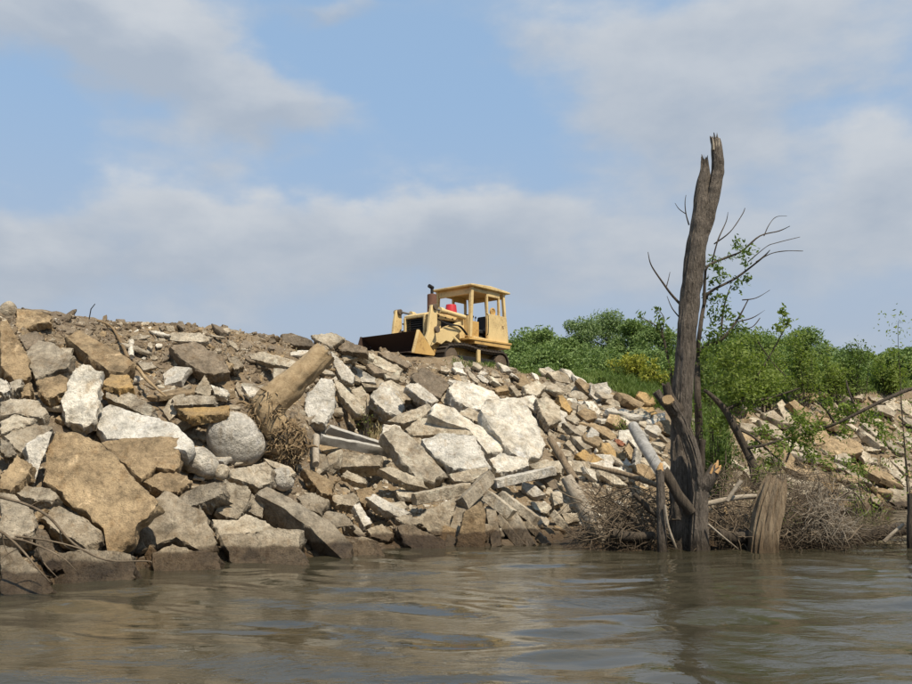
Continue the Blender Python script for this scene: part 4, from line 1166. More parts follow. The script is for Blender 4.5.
# tracks
XR, XF, ZC, RW = -1.32, 1.52, .15, .40
for sgn in (1, -1):
    yc = sgn * .86
    pathp = []
    L = XF - XR
    for i in range(16): pathp.append((XR + L * i / 16, ZC - RW, 0.0))
    for i in range(8):
        a = -math.pi / 2 + math.pi * i / 8
        pathp.append((XF + math.cos(a) * RW, ZC + math.sin(a) * RW, a + math.pi / 2))
    for i in range(16):
        x = XF - L * i / 16
        pathp.append((x, ZC + RW + .07 * math.sin(math.pi * i / 16 * 2) * (1 if i < 8 else .25), math.pi))
    for i in range(8):
        a = math.pi / 2 + math.pi * i / 8
        pathp.append((XR + math.cos(a) * RW, ZC + math.sin(a) * RW, a + math.pi / 2))
    geos = []
    for (x, z, a) in pathp:
        c, s = math.cos(a), math.sin(a)
        def tf(V): return [Vector((x + v.x * c - v.z * s, v.y, z + v.x * s + v.z * c)) for v in V]
        V, F = g_box(-.078, .078, yc - .21, yc + .21, -.028, .028); geos.append((tf(V), F))
        V, F = g_box(-.075, -.05, yc - .21, yc + .21, -.075, -.025); geos.append((tf(V), F))
        V, F = g_box(-.09, .09, yc - .07, yc + .07, .025, .09); geos.append((tf(V), F))
    tr = part('track', geos, 'steel', bev=0, smooth=None)
    part('drive_sprocket', [g_cyl((XR, yc - .10, ZC), (XR, yc + .16, ZC), .33, 28), g_cyl((XR, yc - .12, ZC), (XR, yc + .2, ZC), .16, 20)], 'wheel', tr)
    part('idler_wheel', [g_cyl((XF, yc - .1, ZC), (XF, yc + .16, ZC), .32, 28), g_cyl((XF, yc - .12, ZC), (XF, yc + .19, ZC), .12, 20)], 'wheel', tr)
    part('track_frame', [g_box(XR + .2, XF - .2, yc - .13, yc + .13, -.02, .24)], 'black', tr)
    for i in range(6):
        xx = XR + .45 + i * .39
        part('track_roller', [g_cyl((xx, yc - .12, -.11), (xx, yc + .15, -.11), .11, 16)], 'wheel', tr, bev=0)
    part('track_bracket', [g_box(.0, .16, yc + sgn * .15, yc + sgn * .235, -.1, .52)], 'yellow', tr)
# hull
part('main_frame', [g_box(-1.75, 2.0, -.6, .6, .25, .95)], 'yellow_rust')
part('engine_block', [g_box(.3, 2.1, -.40, .40, .95, 1.52)], 'black')
hood = part('hood', [g_prism([(.22, 1.53), (.22, 1.74), (2.1, 1.70), (2.34, 1.62), (2.34, 1.50)], -.5, .5)], 'yellow', bev=.03)
gr = part('radiator_guard', [g_box(2.12, 2.36, -.5, -.42, .85, 1.55), g_box(2.12, 2.36, .42, .5, .85, 1.55), g_box(2.12, 2.36, -.5, .5, .80, .92)], 'yellow')
for i in range(7):
    part('grille_bar', [g_box(2.24, 2.30, -.40, .40, .96 + i * .08, .99 + i * .08)], 'black', gr, bev=0)
part('side_panel', [g_box(1.45, 2.1, .405, .46, .95, 1.52)], 'yellow')
part('side_panel', [g_box(1.45, 2.1, -.46, -.405, .95, 1.52)], 'yellow')
for sgn in (1, -1):
    a, b = sorted((sgn * .46, sgn * 1.02))
    part('fender', [g_prism([(.55, .86), (.55, .93), (-2.0, .97), (-2.0, .90)], a, b), g_box(-1.95, .2, a + .03, b - .03, .74, .89)], 'yellow_rust')
# cab
def P2(name, geos, mat='yellow', parent=None, bev=.012): return part(name, geos, mat, parent or dozer, bev)
CX0, CX1, CYW = .25, -1.93, .86
P2('cab_floor', [g_box(CX1, CX0, -CYW, CYW, .95, 1.02)], 'yellow_rust')
for sgn in (1, -1):
    y = sgn * (CYW - .05)
    P2('cab_post', [g_strut((CX0 + .02, y, .98), (CX0 - .10, y, 2.86), .13, .12)])
    P2('cab_post', [g_strut((-.76, y, 1.0), (-.72, y, 2.86), .08, .09)])
    P2('cab_post', [g_strut((-1.46, y, 1.95), (-1.44, y, 2.86), .08, .09)])
    P2('cab_post', [g_strut((CX1 + .02, y, 1.0), (CX1 + .20, y, 2.86), .11, .11)])
    a, b = sorted((sgn * (CYW - .075), sgn * (CYW + .012)))
    pn = P2('side_plate', [g_prism([(-.74, .93), (CX1 - .06, .84), (CX1 - .04, 1.30), (CX1 + .06, 1.97), (-.74, 1.97)], a, b)])
    P2('rub_strip', [g_prism([(.12, .95), (-.74, .93), (-.74, 1.02), (.12, 1.04)], a, b)])
    P2('window_header', [g_box(-1.46, -.74, a + .01, b - .01, 2.62, 2.86)])
# rounded inner corners of the side window
P2('door_header', [g_box(-.74, .15, CYW - .09, CYW - .01, 2.70, 2.86)])
P2('door_header', [g_box(-.74, .15, -CYW + .01, -CYW + .09, 2.70, 2.86)])
P2('front_header', [g_box(.08, .19, -CYW + .1, CYW - .1, 2.60, 2.86)])
P2('front_cowl', [g_box(.16, .30, -CYW + .1, CYW - .1, 1.02, 1.78)], 'yellow')
P2('rear_header', [g_box(CX1 + .13, CX1 + .22, -CYW + .1, CYW - .1, 2.66, 2.86)])
P2('rear_panel', [g_box(CX1 - .0, CX1 + .07, -CYW + .08, CYW - .08, 1.02, 1.82)])
P2('rear_post', [g_strut((CX1 + .1, -.02, 1.8), (CX1 + .2, -.02, 2.7), .07, .09)], 'yellow_rust')
rf = P2('roof', [g_prism([(.36, 2.86), (.36, 2.93), (-.8, 3.0), (-2.0, 2.93), (-2.0, 2.86)], -.97, .97)], 'yellow', bev=.02)
P2('roof_lining', [g_box(-1.85, .2, -.85, .85, 2.80, 2.855)], 'yellow_rust', rf)
# inside of the cab
st = P2('seat', [g_box(-1.45, -.95, -.28, .28, 1.30, 1.46)], 'vinyl', bev=.04)
P2('seat_back', [g_prism([(-1.52, 1.42), (-1.38, 1.42), (-1.52, 2.05), (-1.64, 2.05)], -.27, .27)], 'vinyl', st, bev=.04)
P2('seat_base', [g_box(-1.4, -1.0, -.22, .22, 1.02, 1.30)], 'black', st)
P2('console', [g_box(-.55, -.05, .18, .58, 1.02, 1.66)], 'yellow_rust')
P2('dashboard', [g_box(-.02, .14, -.6, .6, 1.62, 1.86)], 'vinyl')
for k, yy in enumerate((.22, .34, .46, -.2, -.32)):
    lv = P2('lever', [g_cyl((-.4, yy, 1.3), (-.5, yy, 1.92 - .05 * (k % 3)), .014, 8)], 'chrome', bev=0)
    P2('lever_knob', [g_cyl((-.50, yy, 1.90 - .05 * (k % 3)), (-.51, yy, 1.96 - .05 * (k % 3)), .03, 10)], 'black', lv, bev=0)
# round fitting on the window ledge
tor = []
for k in range(20):
    a = 2 * math.pi * k / 20
    tor.append(Vector((-1.18 + math.cos(a) * .13, CYW - .12, 2.10 + math.sin(a) * .13)))
P2('work_lamp', [tube_geo(tor + [tor[0]], [.035] * 21, 8, cap=False), g_cyl((-1.18, CYW - .16, 2.10), (-1.18, CYW - .11, 2.10), .09, 16)], 'yellow_rust', bev=0)
# exhaust
ex = P2('muffler', [g_cyl((1.42, 0, 1.70), (1.42, 0, 2.48), .17, 20)], 'rust', bev=.02)
P2('exhaust_pipe', [g_cyl((1.42, 0, 2.44), (1.42, 0, 2.74), .055, 12), g_cyl((1.38, 0, 2.72), (1.58, 0, 2.77), .07, 12)], 'black', ex, bev=0)
P2('air_cleaner', [g_cyl((.62, -.24, 1.70), (.62, -.24, 2.0), .12, 16)], 'rust', bev=.01)
# loader arms, towers, rams
for sgn in (1, -1):
    a, b = sorted((sgn * .62, sgn * .76)); ya = sgn * .69
    arm = part('lift_arm', [g_prism([(.70, 1.50), (1.55, 1.22), (2.05, .98), (2.35, 1.00), (2.72, .55), (3.0, .22), (2.78, .12), (2.35, .42), (2.0, .62), (1.78, .56), (1.52, .72), (1.25, .68), (.95, .98), (.62, 1.18)], a, b)], 'yellow', bev=.02)
    a2, b2 = sorted((sgn * .78, sgn * .90))
    bc = part('bell_crank', [g_prism([(2.16, 1.84), (2.42, 1.86), (2.52, 1.4), (2.58, .95), (2.88, .30), (2.62, .22), (2.30, .75), (2.14, 1.25)], a2, b2)], 'yellow', bev=.02)
    part('pivot_pin', [g_cyl((2.22, sgn * .60, 1.02), (2.22, sgn * .99, 1.02), .115, 18)], 'wheel', bc, bev=.01)
    part('crank_pin', [g_cyl((2.29, sgn * .70, 1.80), (2.29, sgn * .97, 1.80), .105, 18)], 'wheel', bc, bev=.01)
    tw = part('loader_tower', [g_prism([(.28, .95), (.36, 1.82), (.62, 1.84), (.78, 1.40), (1.02, .62), (.60, .60)], *sorted((sgn * .47, sgn * .60)))], 'yellow', bev=.02)
    part('ram_barrel', [g_cyl((.42, sgn * .69, 1.70), (1.72, sgn * .69, 1.78), .085, 16), g_cyl((1.62, sgn * .69, 1.775), (1.80, sgn * .69, 1.785), .11, 16)], 'yellow', tw, bev=0)
    part('ram_rod', [g_cyl((1.75, sgn * .69, 1.78), (2.28, sgn * .69, 1.80), .04, 12)], 'chrome', tw, bev=0)
    part('lift_ram', [g_cyl((.55, sgn * .69, .62), (1.15, sgn * .69, .93), .08, 14)], 'yellow', tw, bev=0)
part('cross_tube', [g_cyl((2.1, -.62, .78), (2.1, .62, .78), .10, 16)], 'yellow', bev=0)
# bucket
BW = 1.30
bk = part('bucket', [
    g_prism([(3.62, .80), (3.56, .80), (3.14, .55), (2.90, .25), (2.92, .06), (3.0, .06), (2.98, .24), (3.18, .50)], -BW, BW),
    g_prism([(2.92, .10), (2.92, .04), (3.95, .03), (3.95, .08)], -BW, BW)], 'bucket', bev=.01)
for sgn in (1, -1):
    a, b = sorted((sgn * BW, sgn * (BW + .03)))
    part('bucket_side', [g_prism([(3.64, .82), (3.50, .80), (2.74, .10), (2.80, .03), (3.90, .03)], a, b)], 'yellow_rust' if sgn > 0 else 'bucket', bk, bev=.004)
    part('side_cutter' if sgn > 0 else 'shaded_side_cutter', [g_prism([(3.64, .82), (3.54, .82), (3.80, .03), (3.92, .03)], *sorted((sgn * (BW + .03), sgn * (BW + .06))))], 'yellow' if sgn > 0 else 'bucket', bk, bev=.004)  # far plate and cutter coloured dark to stand in for the bucket's inner shade
part('cutting_edge', [g_prism([(3.90, .03), (3.90, .07), (4.1, .04), (4.1, .025)], -BW - .05, BW + .05)], 'steel', bk, bev=0)
for sgn in (1, -1):
    for kk in range(2):
        yy = sgn * (.80 + .05 * kk)
        pth, rd = spline([Vector((.45, yy, 1.05)), Vector((.9, yy + sgn * .03, 1.30)), Vector((1.5, yy, 1.34 - .06 * kk)), Vector((2.05, yy, 1.42))], [.022] * 4, 5)
        P2('hose', [tube_geo(pth, rd, 8)], 'black', bev=0)
P2('grab_rail', [tube_geo(spline([Vector((-.66, CYW + .0, 1.15)), Vector((-.66, CYW + .07, 1.25)), Vector((-.66, CYW + .07, 1.85)), Vector((-.66, CYW + .0, 1.95))], [.016] * 4, 5)[0], [.016] * 16, 8)], 'black', bev=0)
P2('cab_step', [g_box(-.45, .1, CYW + .02, CYW + .2, .66, .70)], 'steel')
for kk in range(5):
    P2('hood_latch', [g_cyl((.5 + kk * .38, .50, 1.60), (.5 + kk * .38, .525, 1.60), .03, 10)], 'steel', hood, bev=0)
# stencilled unit mark on the cab plate
def stroke(pts, x0, z0, s):
    out = []
    for (a, b) in zip(pts[:-1], pts[1:]):
        pa, pb = Vector((x0 - a[0] * s, CYW + .016, z0 + a[1] * s)), Vector((x0 - b[0] * s, CYW + .016, z0 + b[1] * s))
        out.append(tube_geo([pa, pb], [.010, .010], 6))
    return out
P2('stencil_mark', stroke([(0, 0), (0, 1)], -1.58, 1.50, .10) + stroke([(.45, 0), (.9, 0), (.9, .5), (.45, .5), (.45, 1), (.9, 1)], -1.58, 1.50, .10), 'rust', bev=0)

# red bucket standing on the hood
ml = Matrix.Translation(DZ) @ Matrix.Rotation(DOZER_RZ, 4, 'Z')
pb = ml @ Vector((.62, .22, 1.735))
pail = empty('red_pail', pb)
tag(pail, 'red plastic pail upside down on the bulldozer hood before the cab', 'pail')
PS = 1.4
pr = [(.175, 0), (.175, .03), (.165, .035), (.135, .30), (.128, .32), (.0, .32)]
V, F = [], []
for r, z in pr:
    for k in range(24):
        V.append(Vector((math.cos(k / 24 * 2 * math.pi) * r, math.sin(k / 24 * 2 * math.pi) * r, z)) * PS)
for i in range(len(pr) - 1):
    for k in range(24):
        k2 = (k + 1) % 24
        F.append((i * 24 + k, i * 24 + k2, (i + 1) * 24 + k2, (i + 1) * 24 + k))
mkobj('pail_body', V, F, M['redplastic'], pail, smooth=40)
hp = [Vector((math.cos(a) * .18, math.sin(a) * .18, .02)) * PS for a in [math.pi * k / 14 for k in range(15)]]
V, F = tube_geo(hp, [.006] * 15, 6)
mkobj('pail_handle', V, F, M['chrome'], pail, smooth=60)
# ------------------------------------------------------------------ dead trees, driftwood
def path_px(pts, Y, dY=None):
    return [at_y(p[0], p[1], Y + (dY[i] if dY else 0.0)) for i, p in enumerate(pts)]

YT = 17.75
M['cutwood'] = mat_wood('weathered_cut_wood', (0.25, 0.16, 0.075), (0.42, 0.29, 0.15), 30.0, .9, 1.0, 'N', .02)
def limb_geo(pts, widths, Y, dY=None, seg=18, rough=.02, jag=0.0, sub=5, freq=3.0, seed=1, ridge=0.0):
    P = path_px(pts, Y, dY)
    k = Y / FPX
    path, rad = spline(P, [w_ * k / 2 for w_ in widths], sub)
    return tube_geo(path, rad, seg, rough, freq, True, jag, random.Random(seed), ridge)

base = at_y(686, 548, YT); base.z = -0.25
snag = empty('dead_tree', base)
tag(snag, 'tall dead grey tree trunk without crown, broken off in a two-pronged top', 'tree')
def tpart(name, geo, mat, parent, origin, smooth=60):
    return mkobj(name, [v - origin for v in geo[0]], geo[1], M[mat], parent, smooth=smooth)
g = limb_geo([(685, 566), (684, 540), (682, 515), (681, 480), (681, 430), (683, 390), (688, 320), (694, 265), (698, 238), (700, 222), (702.5, 190), (704.5, 170), (704.5, 160)],
             [35, 27, 22.5, 20, 19, 19, 19, 19.5, 20, 18, 14, 10, 7], YT, seg=52, rough=.03, jag=.14, sub=16, freq=4.0, ridge=.022)
tr_ = tpart('trunk', g, 'bark', snag, base)
g = limb_geo([(699, 240), (706, 222), (712, 200), (716.5, 180), (718, 165), (716.5, 150), (715, 139)], [15, 14.5, 14, 13, 12.5, 11.5, 9.5], YT, [0, -.02, -.04, -.05, -.05, -.04, -.02], seg=40, rough=.022, jag=.14, sub=14, freq=5.0, ridge=.018)
tpart('prong', g, 'bark', snag, base)
for (p, q, ww) in [((713.5, 150), (712.5, 137.5), 3.2), ((716, 154), (716, 140), 3.0), ((718.5, 148), (718.6, 136.5), 2.6)]:
    tpart('bare_splinter', limb_geo([p, ((p[0] + q[0]) / 2 + .3, (p[1] + q[1]) / 2), q], [ww, ww * .9, ww * .2], YT - .13, seg=8, rough=.01, sub=3), 'pale', tr_, base)
g = limb_geo([(678, 410), (670, 398), (666, 384)], [12, 11, 8], YT - .15, [.0, -.06, -.1], seg=14, rough=.02, jag=.06, sub=4)
tpart('stub', g, 'darkbark', tr_, base)
for (pts, wd) in [([(681, 305), (671, 294), (663, 283), (654, 270), (650, 262), (648, 252)], [3, 2.4, 2, 1.5, 1.2, .6]),
                  ([(666, 288), (668, 281), (670, 272)], [1.2, .9, .5]), ([(689, 225), (686, 214), (685, 203), (686, 195)], [1.6, 1.2, .9, .5]),
                  ([(686, 214), (679, 209), (675, 203)], [1.0, .8, .4]), ([(680, 318), (672, 308), (667, 296)], [1.6, 1.1, .5])]:
    tpart('twig', limb_geo(pts, wd, YT + .1, seg=6, rough=0, sub=4), 'darkbark', tr_, base)

# broken forked trunk in front of the snag
b2 = at_y(693, 549, 17.35); b2.z = -0.25
fork = empty('broken_tree', b2)
tag(fork, 'dark forked broken trunk with sawn limb ends in front of the tall dead tree', 'tree')
YF = 17.35
ft = tpart('trunk', limb_geo([(699, 565), (699, 540), (699.5, 515), (700.5, 492), (699, 478)], [23, 18.5, 15.5, 14.5, 13.5], YF, seg=40, rough=.03, sub=12, freq=4.0, ridge=.03), 'bark', fork, b2)
lm = tpart('limb', limb_geo([(699, 492), (697, 472), (692, 450), (685, 432), (676, 414), (668, 400)], [13, 13, 13.2, 13, 12.4, 11.6], YF, [0, -.05, -.1, -.15, -.24, -.46], seg=36, rough=.025, sub=10, freq=5, ridge=.03), 'bark', fork, b2)
ec = tpart('cut_end', limb_geo([(668.3, 400.5), (667.6, 399.3)], [11.2, 10.4], YF - .46, [0, -.03], seg=18, rough=.03, sub=2, freq=9), 'cutwood', lm, b2)
lm2 = tpart('limb', limb_geo([(680, 424), (669, 409), (660, 397), (656, 391.5)], [9, 9, 8.5, 8], YF + .2, [-.1, 0, 0, 0], seg=16, rough=.02, sub=5, freq=5), 'bark', fork, b2)
lm3 = tpart('limb', limb_geo([(700, 492), (706, 482), (712, 474), (716, 468)], [14, 14.5, 13, 11], YF, [0, -.05, -.1, -.12], seg=18, rough=.03, sub=6, freq=5, jag=.08), 'bark', fork, b2)
for k, (p, q, ww) in enumerate([((714, 474), (718, 460), 5.5), ((711, 474), (715.5, 463), 4.5), ((716, 473), (721, 465), 4.5)]):
    tpart('splinter', limb_geo([p, ((p[0] + q[0]) / 2, (p[1] + q[1]) / 2), q], [ww, ww * .8, ww * .15], YF - .14 - .03 * k, seg=8, rough=.012, sub=3), 'heart', lm3, b2)
tpart('stub', limb_geo([(700, 480), (702, 465), (702, 450), (702.5, 440)], [8, 7, 6.5, 6], YF - .03, seg=14, rough=.015, jag=.04, sub=5), 'darkbark', fork, b2)
tpart('limb', limb_geo([(692, 512), (682, 500), (672, 484), (664, 470)], [11, 11, 11, 9], YF - .05, [0, -.02, 0, .05], seg=16, rough=.02, sub=5, jag=.04), 'darkbark', fork, b2)

def wood_thing(name, label, cat, pts, widths, Y, mat, dY=None, seg=16, rough=.02, jag=.05, sub=6, freq=4.0, low=None, seed=1, group=None):
    V, F = limb_geo(pts, widths, Y, dY, seg, rough, jag, sub, freq, seed)
    org = V[0].copy()
    o = mkobj(name, V, F, M[mat], origin=V[len(V) - 2], smooth=60)
    return tag(o, label, cat, group)

po = empty('wooden_post', at_y(662, 552, 17.2))
tag(po, 'thin upright grey post in the water left of the tall dead tree', 'post')
o0 = po.location.copy()
pv = tpart('shaft', limb_geo([(662.5, 560), (661.5, 530), (661, 500), (660, 470)], [9.5, 9, 8.5, 8], 17.2, seg=14, rough=.012, jag=.03, sub=6), 'bark', po, o0)
tpart('broken_tip', limb_geo([(660, 471), (660.5, 467), (661.5, 463)], [6.5, 5, 2], 17.2, seg=10, rough=.012, jag=.03, sub=3), 'heart', pv, o0)

# rotten stump
bs = at_y(765, 549, 17.3); bs.z = -.2
stump = empty('rotten_stump', bs)
tag(stump, 'rotten tan tree stump leaning right at the waterline, top broken ragged', 'stump')
g = limb_geo([(762, 560), (764, 535), (769, 508), (774, 488), (777, 480)], [30, 27, 24, 21, 17], 17.3, seg=60, rough=.018, jag=.10, sub=16, freq=2.0, seed=4, ridge=.07)
sb = tpart('trunk', g, 'rot', stump, bs)
rg = random.Random(8)
for k in range(9):
    x0 = 768 + k * 2.0
    tpart('splinter', limb_geo([(x0, 494), (x0 + .6, 484), (x0 + 1.2, 475 + rg.uniform(-3, 5))], [4, 3, .6], 17.22 + .18 * rg.random(), seg=7, rough=.012, sub=3), 'rot', sb, bs)

# driftwood logs and branches
wood_thing('fallen_log', 'tan barkless log leaning out of the twig tangle by the concrete posts', 'log', [(566, 477), (572, 488), (582, 506), (595, 528), (603, 545)], [11, 14, 14.5, 14, 12], 18.0, 'pale', [.25, .2, .1, 0, -.1])
wood_thing('leaning_post', 'dark brown post leaning right over the small rubble', 'post', [(550, 438), (558, 452), (567, 467), (576, 481)], [7, 8, 8, 7], 18.9, 'rot', [.6, .4, .2, -.2])
wood_thing('silvery_log', 'smooth silver-grey barkless log leaning against the dead tree', 'log', [(633, 426), (641, 440), (651, 456), (662, 474)], [12, 13, 12.5, 11], 21.5, 'silver', [2.0, 1.4, .7, -.2], rough=.008, jag=.01)
wood_thing('drift_pole', 'long brown pole lying across the top of the twig tangle', 'pole', [(591, 466), (612, 471), (635, 477), (664, 488)], [5, 5, 5.5, 5], 18.4, 'rot', [.6, .4, .2, -.2], rough=.012)
wood_thing('fallen_log', 'dark waterlogged log lying level in the water at right', 'log', [(838, 532), (855, 537), (880, 533), (905, 529), (930, 527)], [8, 13, 13, 12, 11], 19.2, 'darkbark', [.0, 0, .15, .3, .5], rough=.03)
wood_thing('drift_pole', 'pale pole lying level right of the forked trunk', 'pole', [(706, 504), (724, 500), (742, 497), (758, 496)], [5, 5, 5, 3.5], 17.7, 'pale', rough=.01)
wood_thing('drift_pole', 'short pale stick standing out of the tangle left of the stump', 'stick', [(727, 501), (733, 492), (741, 481)], [4, 4, 4], 17.5, 'pale', rough=.008)
wood_thing('drift_pole', 'thin pole leaning left at the foot of the thin upright post', 'pole', [(665, 505), (668, 525), (676, 548)], [2.6, 2.4, 2.2], 17.05, 'pale', rough=.006)
wood_thing('drift_pole', 'dark stick slanting through the tangle left of the thin post', 'stick', [(634, 494), (645, 505), (659, 518)], [5, 5, 4], 17.6, 'darkbark', rough=.01)
wood_thing('drift_pole', 'long thin stick slanting down from the forked trunk to the water', 'stick', [(708, 524), (722, 536), (738, 549)], [2.0, 1.8, 1.5], 17.1, 'pale', rough=.005)
wood_thing('fallen_log', 'low dark log half sunk below the twig tangle left of the post', 'log', [(612, 534), (630, 537), (655, 536)], [9, 10, 8], 17.5, 'darkbark', rough=.02)
wood_thing('fallen_log', 'low dark log half sunk between forked trunk and stump', 'log', [(716, 534), (735, 538), (752, 536)], [11, 12, 10], 17.5, 'darkbark', rough=.03)
wood_thing('drift_pole', 'thin pole reaching right out of the right twig tangle', 'pole', [(800, 520), (825, 508), (852, 492)], [2.4, 2.2, 1.2], 18.0, 'twig', rough=.005)
wood_thing('drift_pole', 'bare stick arching over the still water at right', 'stick', [(835, 500), (850, 492), (858, 496), (866, 508)], [2.2, 2.0, 1.8, 1.0], 18.8, 'twig', rough=.005)
wood_thing('wooden_post', 'dark post standing in the water at the right picture edge', 'post', [(911, 555), (911, 530), (911, 505), (911, 494)], [7, 7, 6.5, 6], 17.6, 'darkbark', rough=.012)
wood_thing('drift_pole', 'forked grey stick by the right-edge post', 'stick', [(884, 542), (892, 534), (904, 524)], [4, 3.5, 2.5], 17.8, 'pale', rough=.008)

# twig tangles
def tangle(name, label, poly, cnt, Y0, Y1, seed, lens=(.25, .9), rad=(.004, .011), mat='twig', vert=.5):
    rg = random.Random(seed)
    G = Geo()
    for _ in range(cnt):
        x, y = sample(poly, rg)
        Y = rg.uniform(Y0, Y1) + (548 - y) * .010
        p = at_y(x, y, Y)
        L = rg.uniform(*lens)
        d = Vector((rg.gauss(0, 1), rg.gauss(0, .6), rg.gauss(-.1, vert))).normalized()
        pts = [p]
        for k in range(4):
            d = (d + Vector((rg.gauss(0, .35), rg.gauss(0, .35), rg.gauss(-.04, .35)))).normalized()
            q = pts[-1] + d * (L / 4)
            q.z = max(q.z, -.08)
            pts.append(q)
        r = rad[0] * (rad[1] / rad[0]) ** (rg.random() ** 1.8)
        G.add(*tube_geo(pts, [r, r * .95, r * .85, r * .7, r * .35], 4, cap=False))
    o = mkobj(name, G.V, G.F, M[mat], smooth=180)
    return tag(o, label, None, None, 'stuff')
tangle('driftwood_twigs', 'dense brown twig tangle between concrete posts and thin upright post', [(578, 512), (592, 494), (620, 488), (668, 496), (670, 550), (600, 550), (585, 538)], 950, 17.3, 18.3, 1, (.2, 1.1), (.003, .014))
tangle('driftwood_twigs', 'dense twig tangle between the forked trunk and the stump', [(704, 512), (730, 500), (760, 494), (766, 550), (704, 551)], 420, 17.3, 18.3, 2, (.2, 1.0), (.003, .014))
tangle('driftwood_twigs', 'dense twig and root tangle right of the rotten stump', [(776, 500), (800, 490), (826, 500), (850, 522), (860, 548), (800, 552), (776, 550)], 820, 17.3, 18.4, 3, (.2, 1.1), (.003, .014))
tangle('root_fibres', 'pale drooping root fibres in the right twig tangle', [(810, 500), (838, 498), (850, 535), (815, 540)], 240, 17.2, 17.5, 4, (.3, .7), (.004, .008), 'pale', 1.2)
tangle('driftwood_twigs', 'thin twigs caught along the dark log at right', [(845, 518), (915, 505), (915, 540), (850, 545)], 160, 18.2, 19.2, 5)
tangle('dry_stalks', 'dry twigs and stalks on the slope behind the stump', [(715, 470), (790, 465), (850, 480), (840, 505), (720, 500)], 500, 19.5, 22.0, 6, (.3, 1.0))

tangle('driftwood_sticks', 'thicker pale sticks caught in the left twig tangle', [(578, 500), (620, 486), (668, 496), (668, 545), (600, 546)], 36, 17.2, 17.6, 21, (.4, 1.0), (.009, .020), 'twig', .4)
tangle('driftwood_sticks', 'thicker pale sticks caught in the tangle between trunk and stump', [(706, 500), (758, 486), (762, 545), (706, 547)], 26, 17.2, 17.6, 22, (.3, .8), (.009, .020), 'twig', .4)
tangle('driftwood_sticks', 'thicker pale sticks caught in the right twig tangle', [(780, 500), (830, 490), (860, 530), (850, 548), (780, 546)], 36, 17.2, 17.8, 23, (.4, .9), (.009, .018), 'twig', .4)

# matted dark debris mounds that the twigs lie on
def mound(label, poly, Y, h, seed):
    xs_ = [p[0] for p in poly]
    A, B = at_y(min(xs_), 540, Y), at_y(max(xs_), 540, Y)
    nx, ny = 46, 18
    G = Geo()
    for j in range(ny + 1):
        for i in range(nx + 1):
            u, v = i / nx, j / ny
            X = lin(A.x, B.x, u); YY = Y - .25 + 1.5 * v
            e = (math.sin(math.pi * u) ** .6) * (math.sin(math.pi * min(1, v * .9 + .04)) ** .7)
            q = Vector((X, YY, seed))
            z = -.3 + (h + .3) * e + (noise.noise(q * 2.2) * .16 + noise.noise(q * 6) * .08 + noise.noise(q * 15) * .05) * e
            G.V.append(Vector((X, YY, z)))
    for j in range(ny):
        for i in range(nx):
            a = j * (nx + 1) + i
            G.F.append((a, a + 1, a + nx + 2, a + nx + 1))
    o = mkobj('drift_debris', G.V, G.F, M['mulch'], smooth=180)
    return tag(o, label, None, None, 'stuff')
M['mulch'] = mat_wood('rotting_mulch', (0.045, 0.034, 0.023), (0.13, 0.10, 0.066), 14.0, 1.0, 1.0, 'N', .06)
mound('matted rotting debris under the left twig tangle', [(575, 0), (672, 0)], 17.85, .55, 1.0)
mound('matted rotting debris between forked trunk and stump', [(698, 0), (770, 0)], 17.85, .42, 2.0)
mound('matted rotting debris right of the stump', [(772, 0), (862, 0)], 17.85, .48, 3.0)

# uprooted log with its root wad
hb = hit(262, 432)
wad = empty('uprooted_log', hb)
tag(wad, 'clay-caked uprooted log with shaggy root wad lying upslope among the slabs', 'log')
Yw = hb.y - .55
la = at_y(268, 410, Yw); lb = at_y(290, 386, Yw + .05); lc = at_y(308, 369, Yw + .15); ld = at_y(325, 353, Yw + .3)
k = Yw / FPX
path, rad = spline([at_y(282, 436, Yw + .05), la, lb, lc, ld], [13 * k, 18 * k, 14.5 * k, 12.5 * k, 11.5 * k], 8)
V, F = tube_geo(path, rad, 44, .045, 4.5, True, .06, random.Random(3), .018)
lg = mkobj('trunk', [v - hb for v in V], F, M['clay_log'], wad, smooth=60)
V, F = tube_geo([ld - (ld - lc).normalized() * .02, ld + (ld - lc).normalized() * .035], [10.5 * k, 10 * k], 22, .01)
mkobj('cut_end', [v - hb for v in V], F, M['pale'], lg, smooth=40)
bm = bmesh.new(); bmesh.ops.create_icosphere(bm, subdivisions=4, radius=1)
cw = at_y(288, 443, Yw - .02) - hb
for v in bm.verts:
    p = v.co.copy()
    n_ = noise.noise(p * 2.0 + Vector((4, 0, 0))) * .45 + noise.noise(p * 5) * .32 + noise.noise(p * 12) * .18
    v.co = cw + Vector((p.x * .36, p.y * .30, p.z * .42)) * (1 + n_)
me = bpy.data.meshes.new('soil_ball'); bm.to_mesh(me); bm.free(); me.materials.append(M['root'])
me.polygons.foreach_set('use_smooth', [True] * len(me.polygons))
so_ = bpy.data.objects.new('soil_ball', me); COL.objects.link(so_); so_.parent = wad
rg = random.Random(12)
ax = (la - lb).normalized()
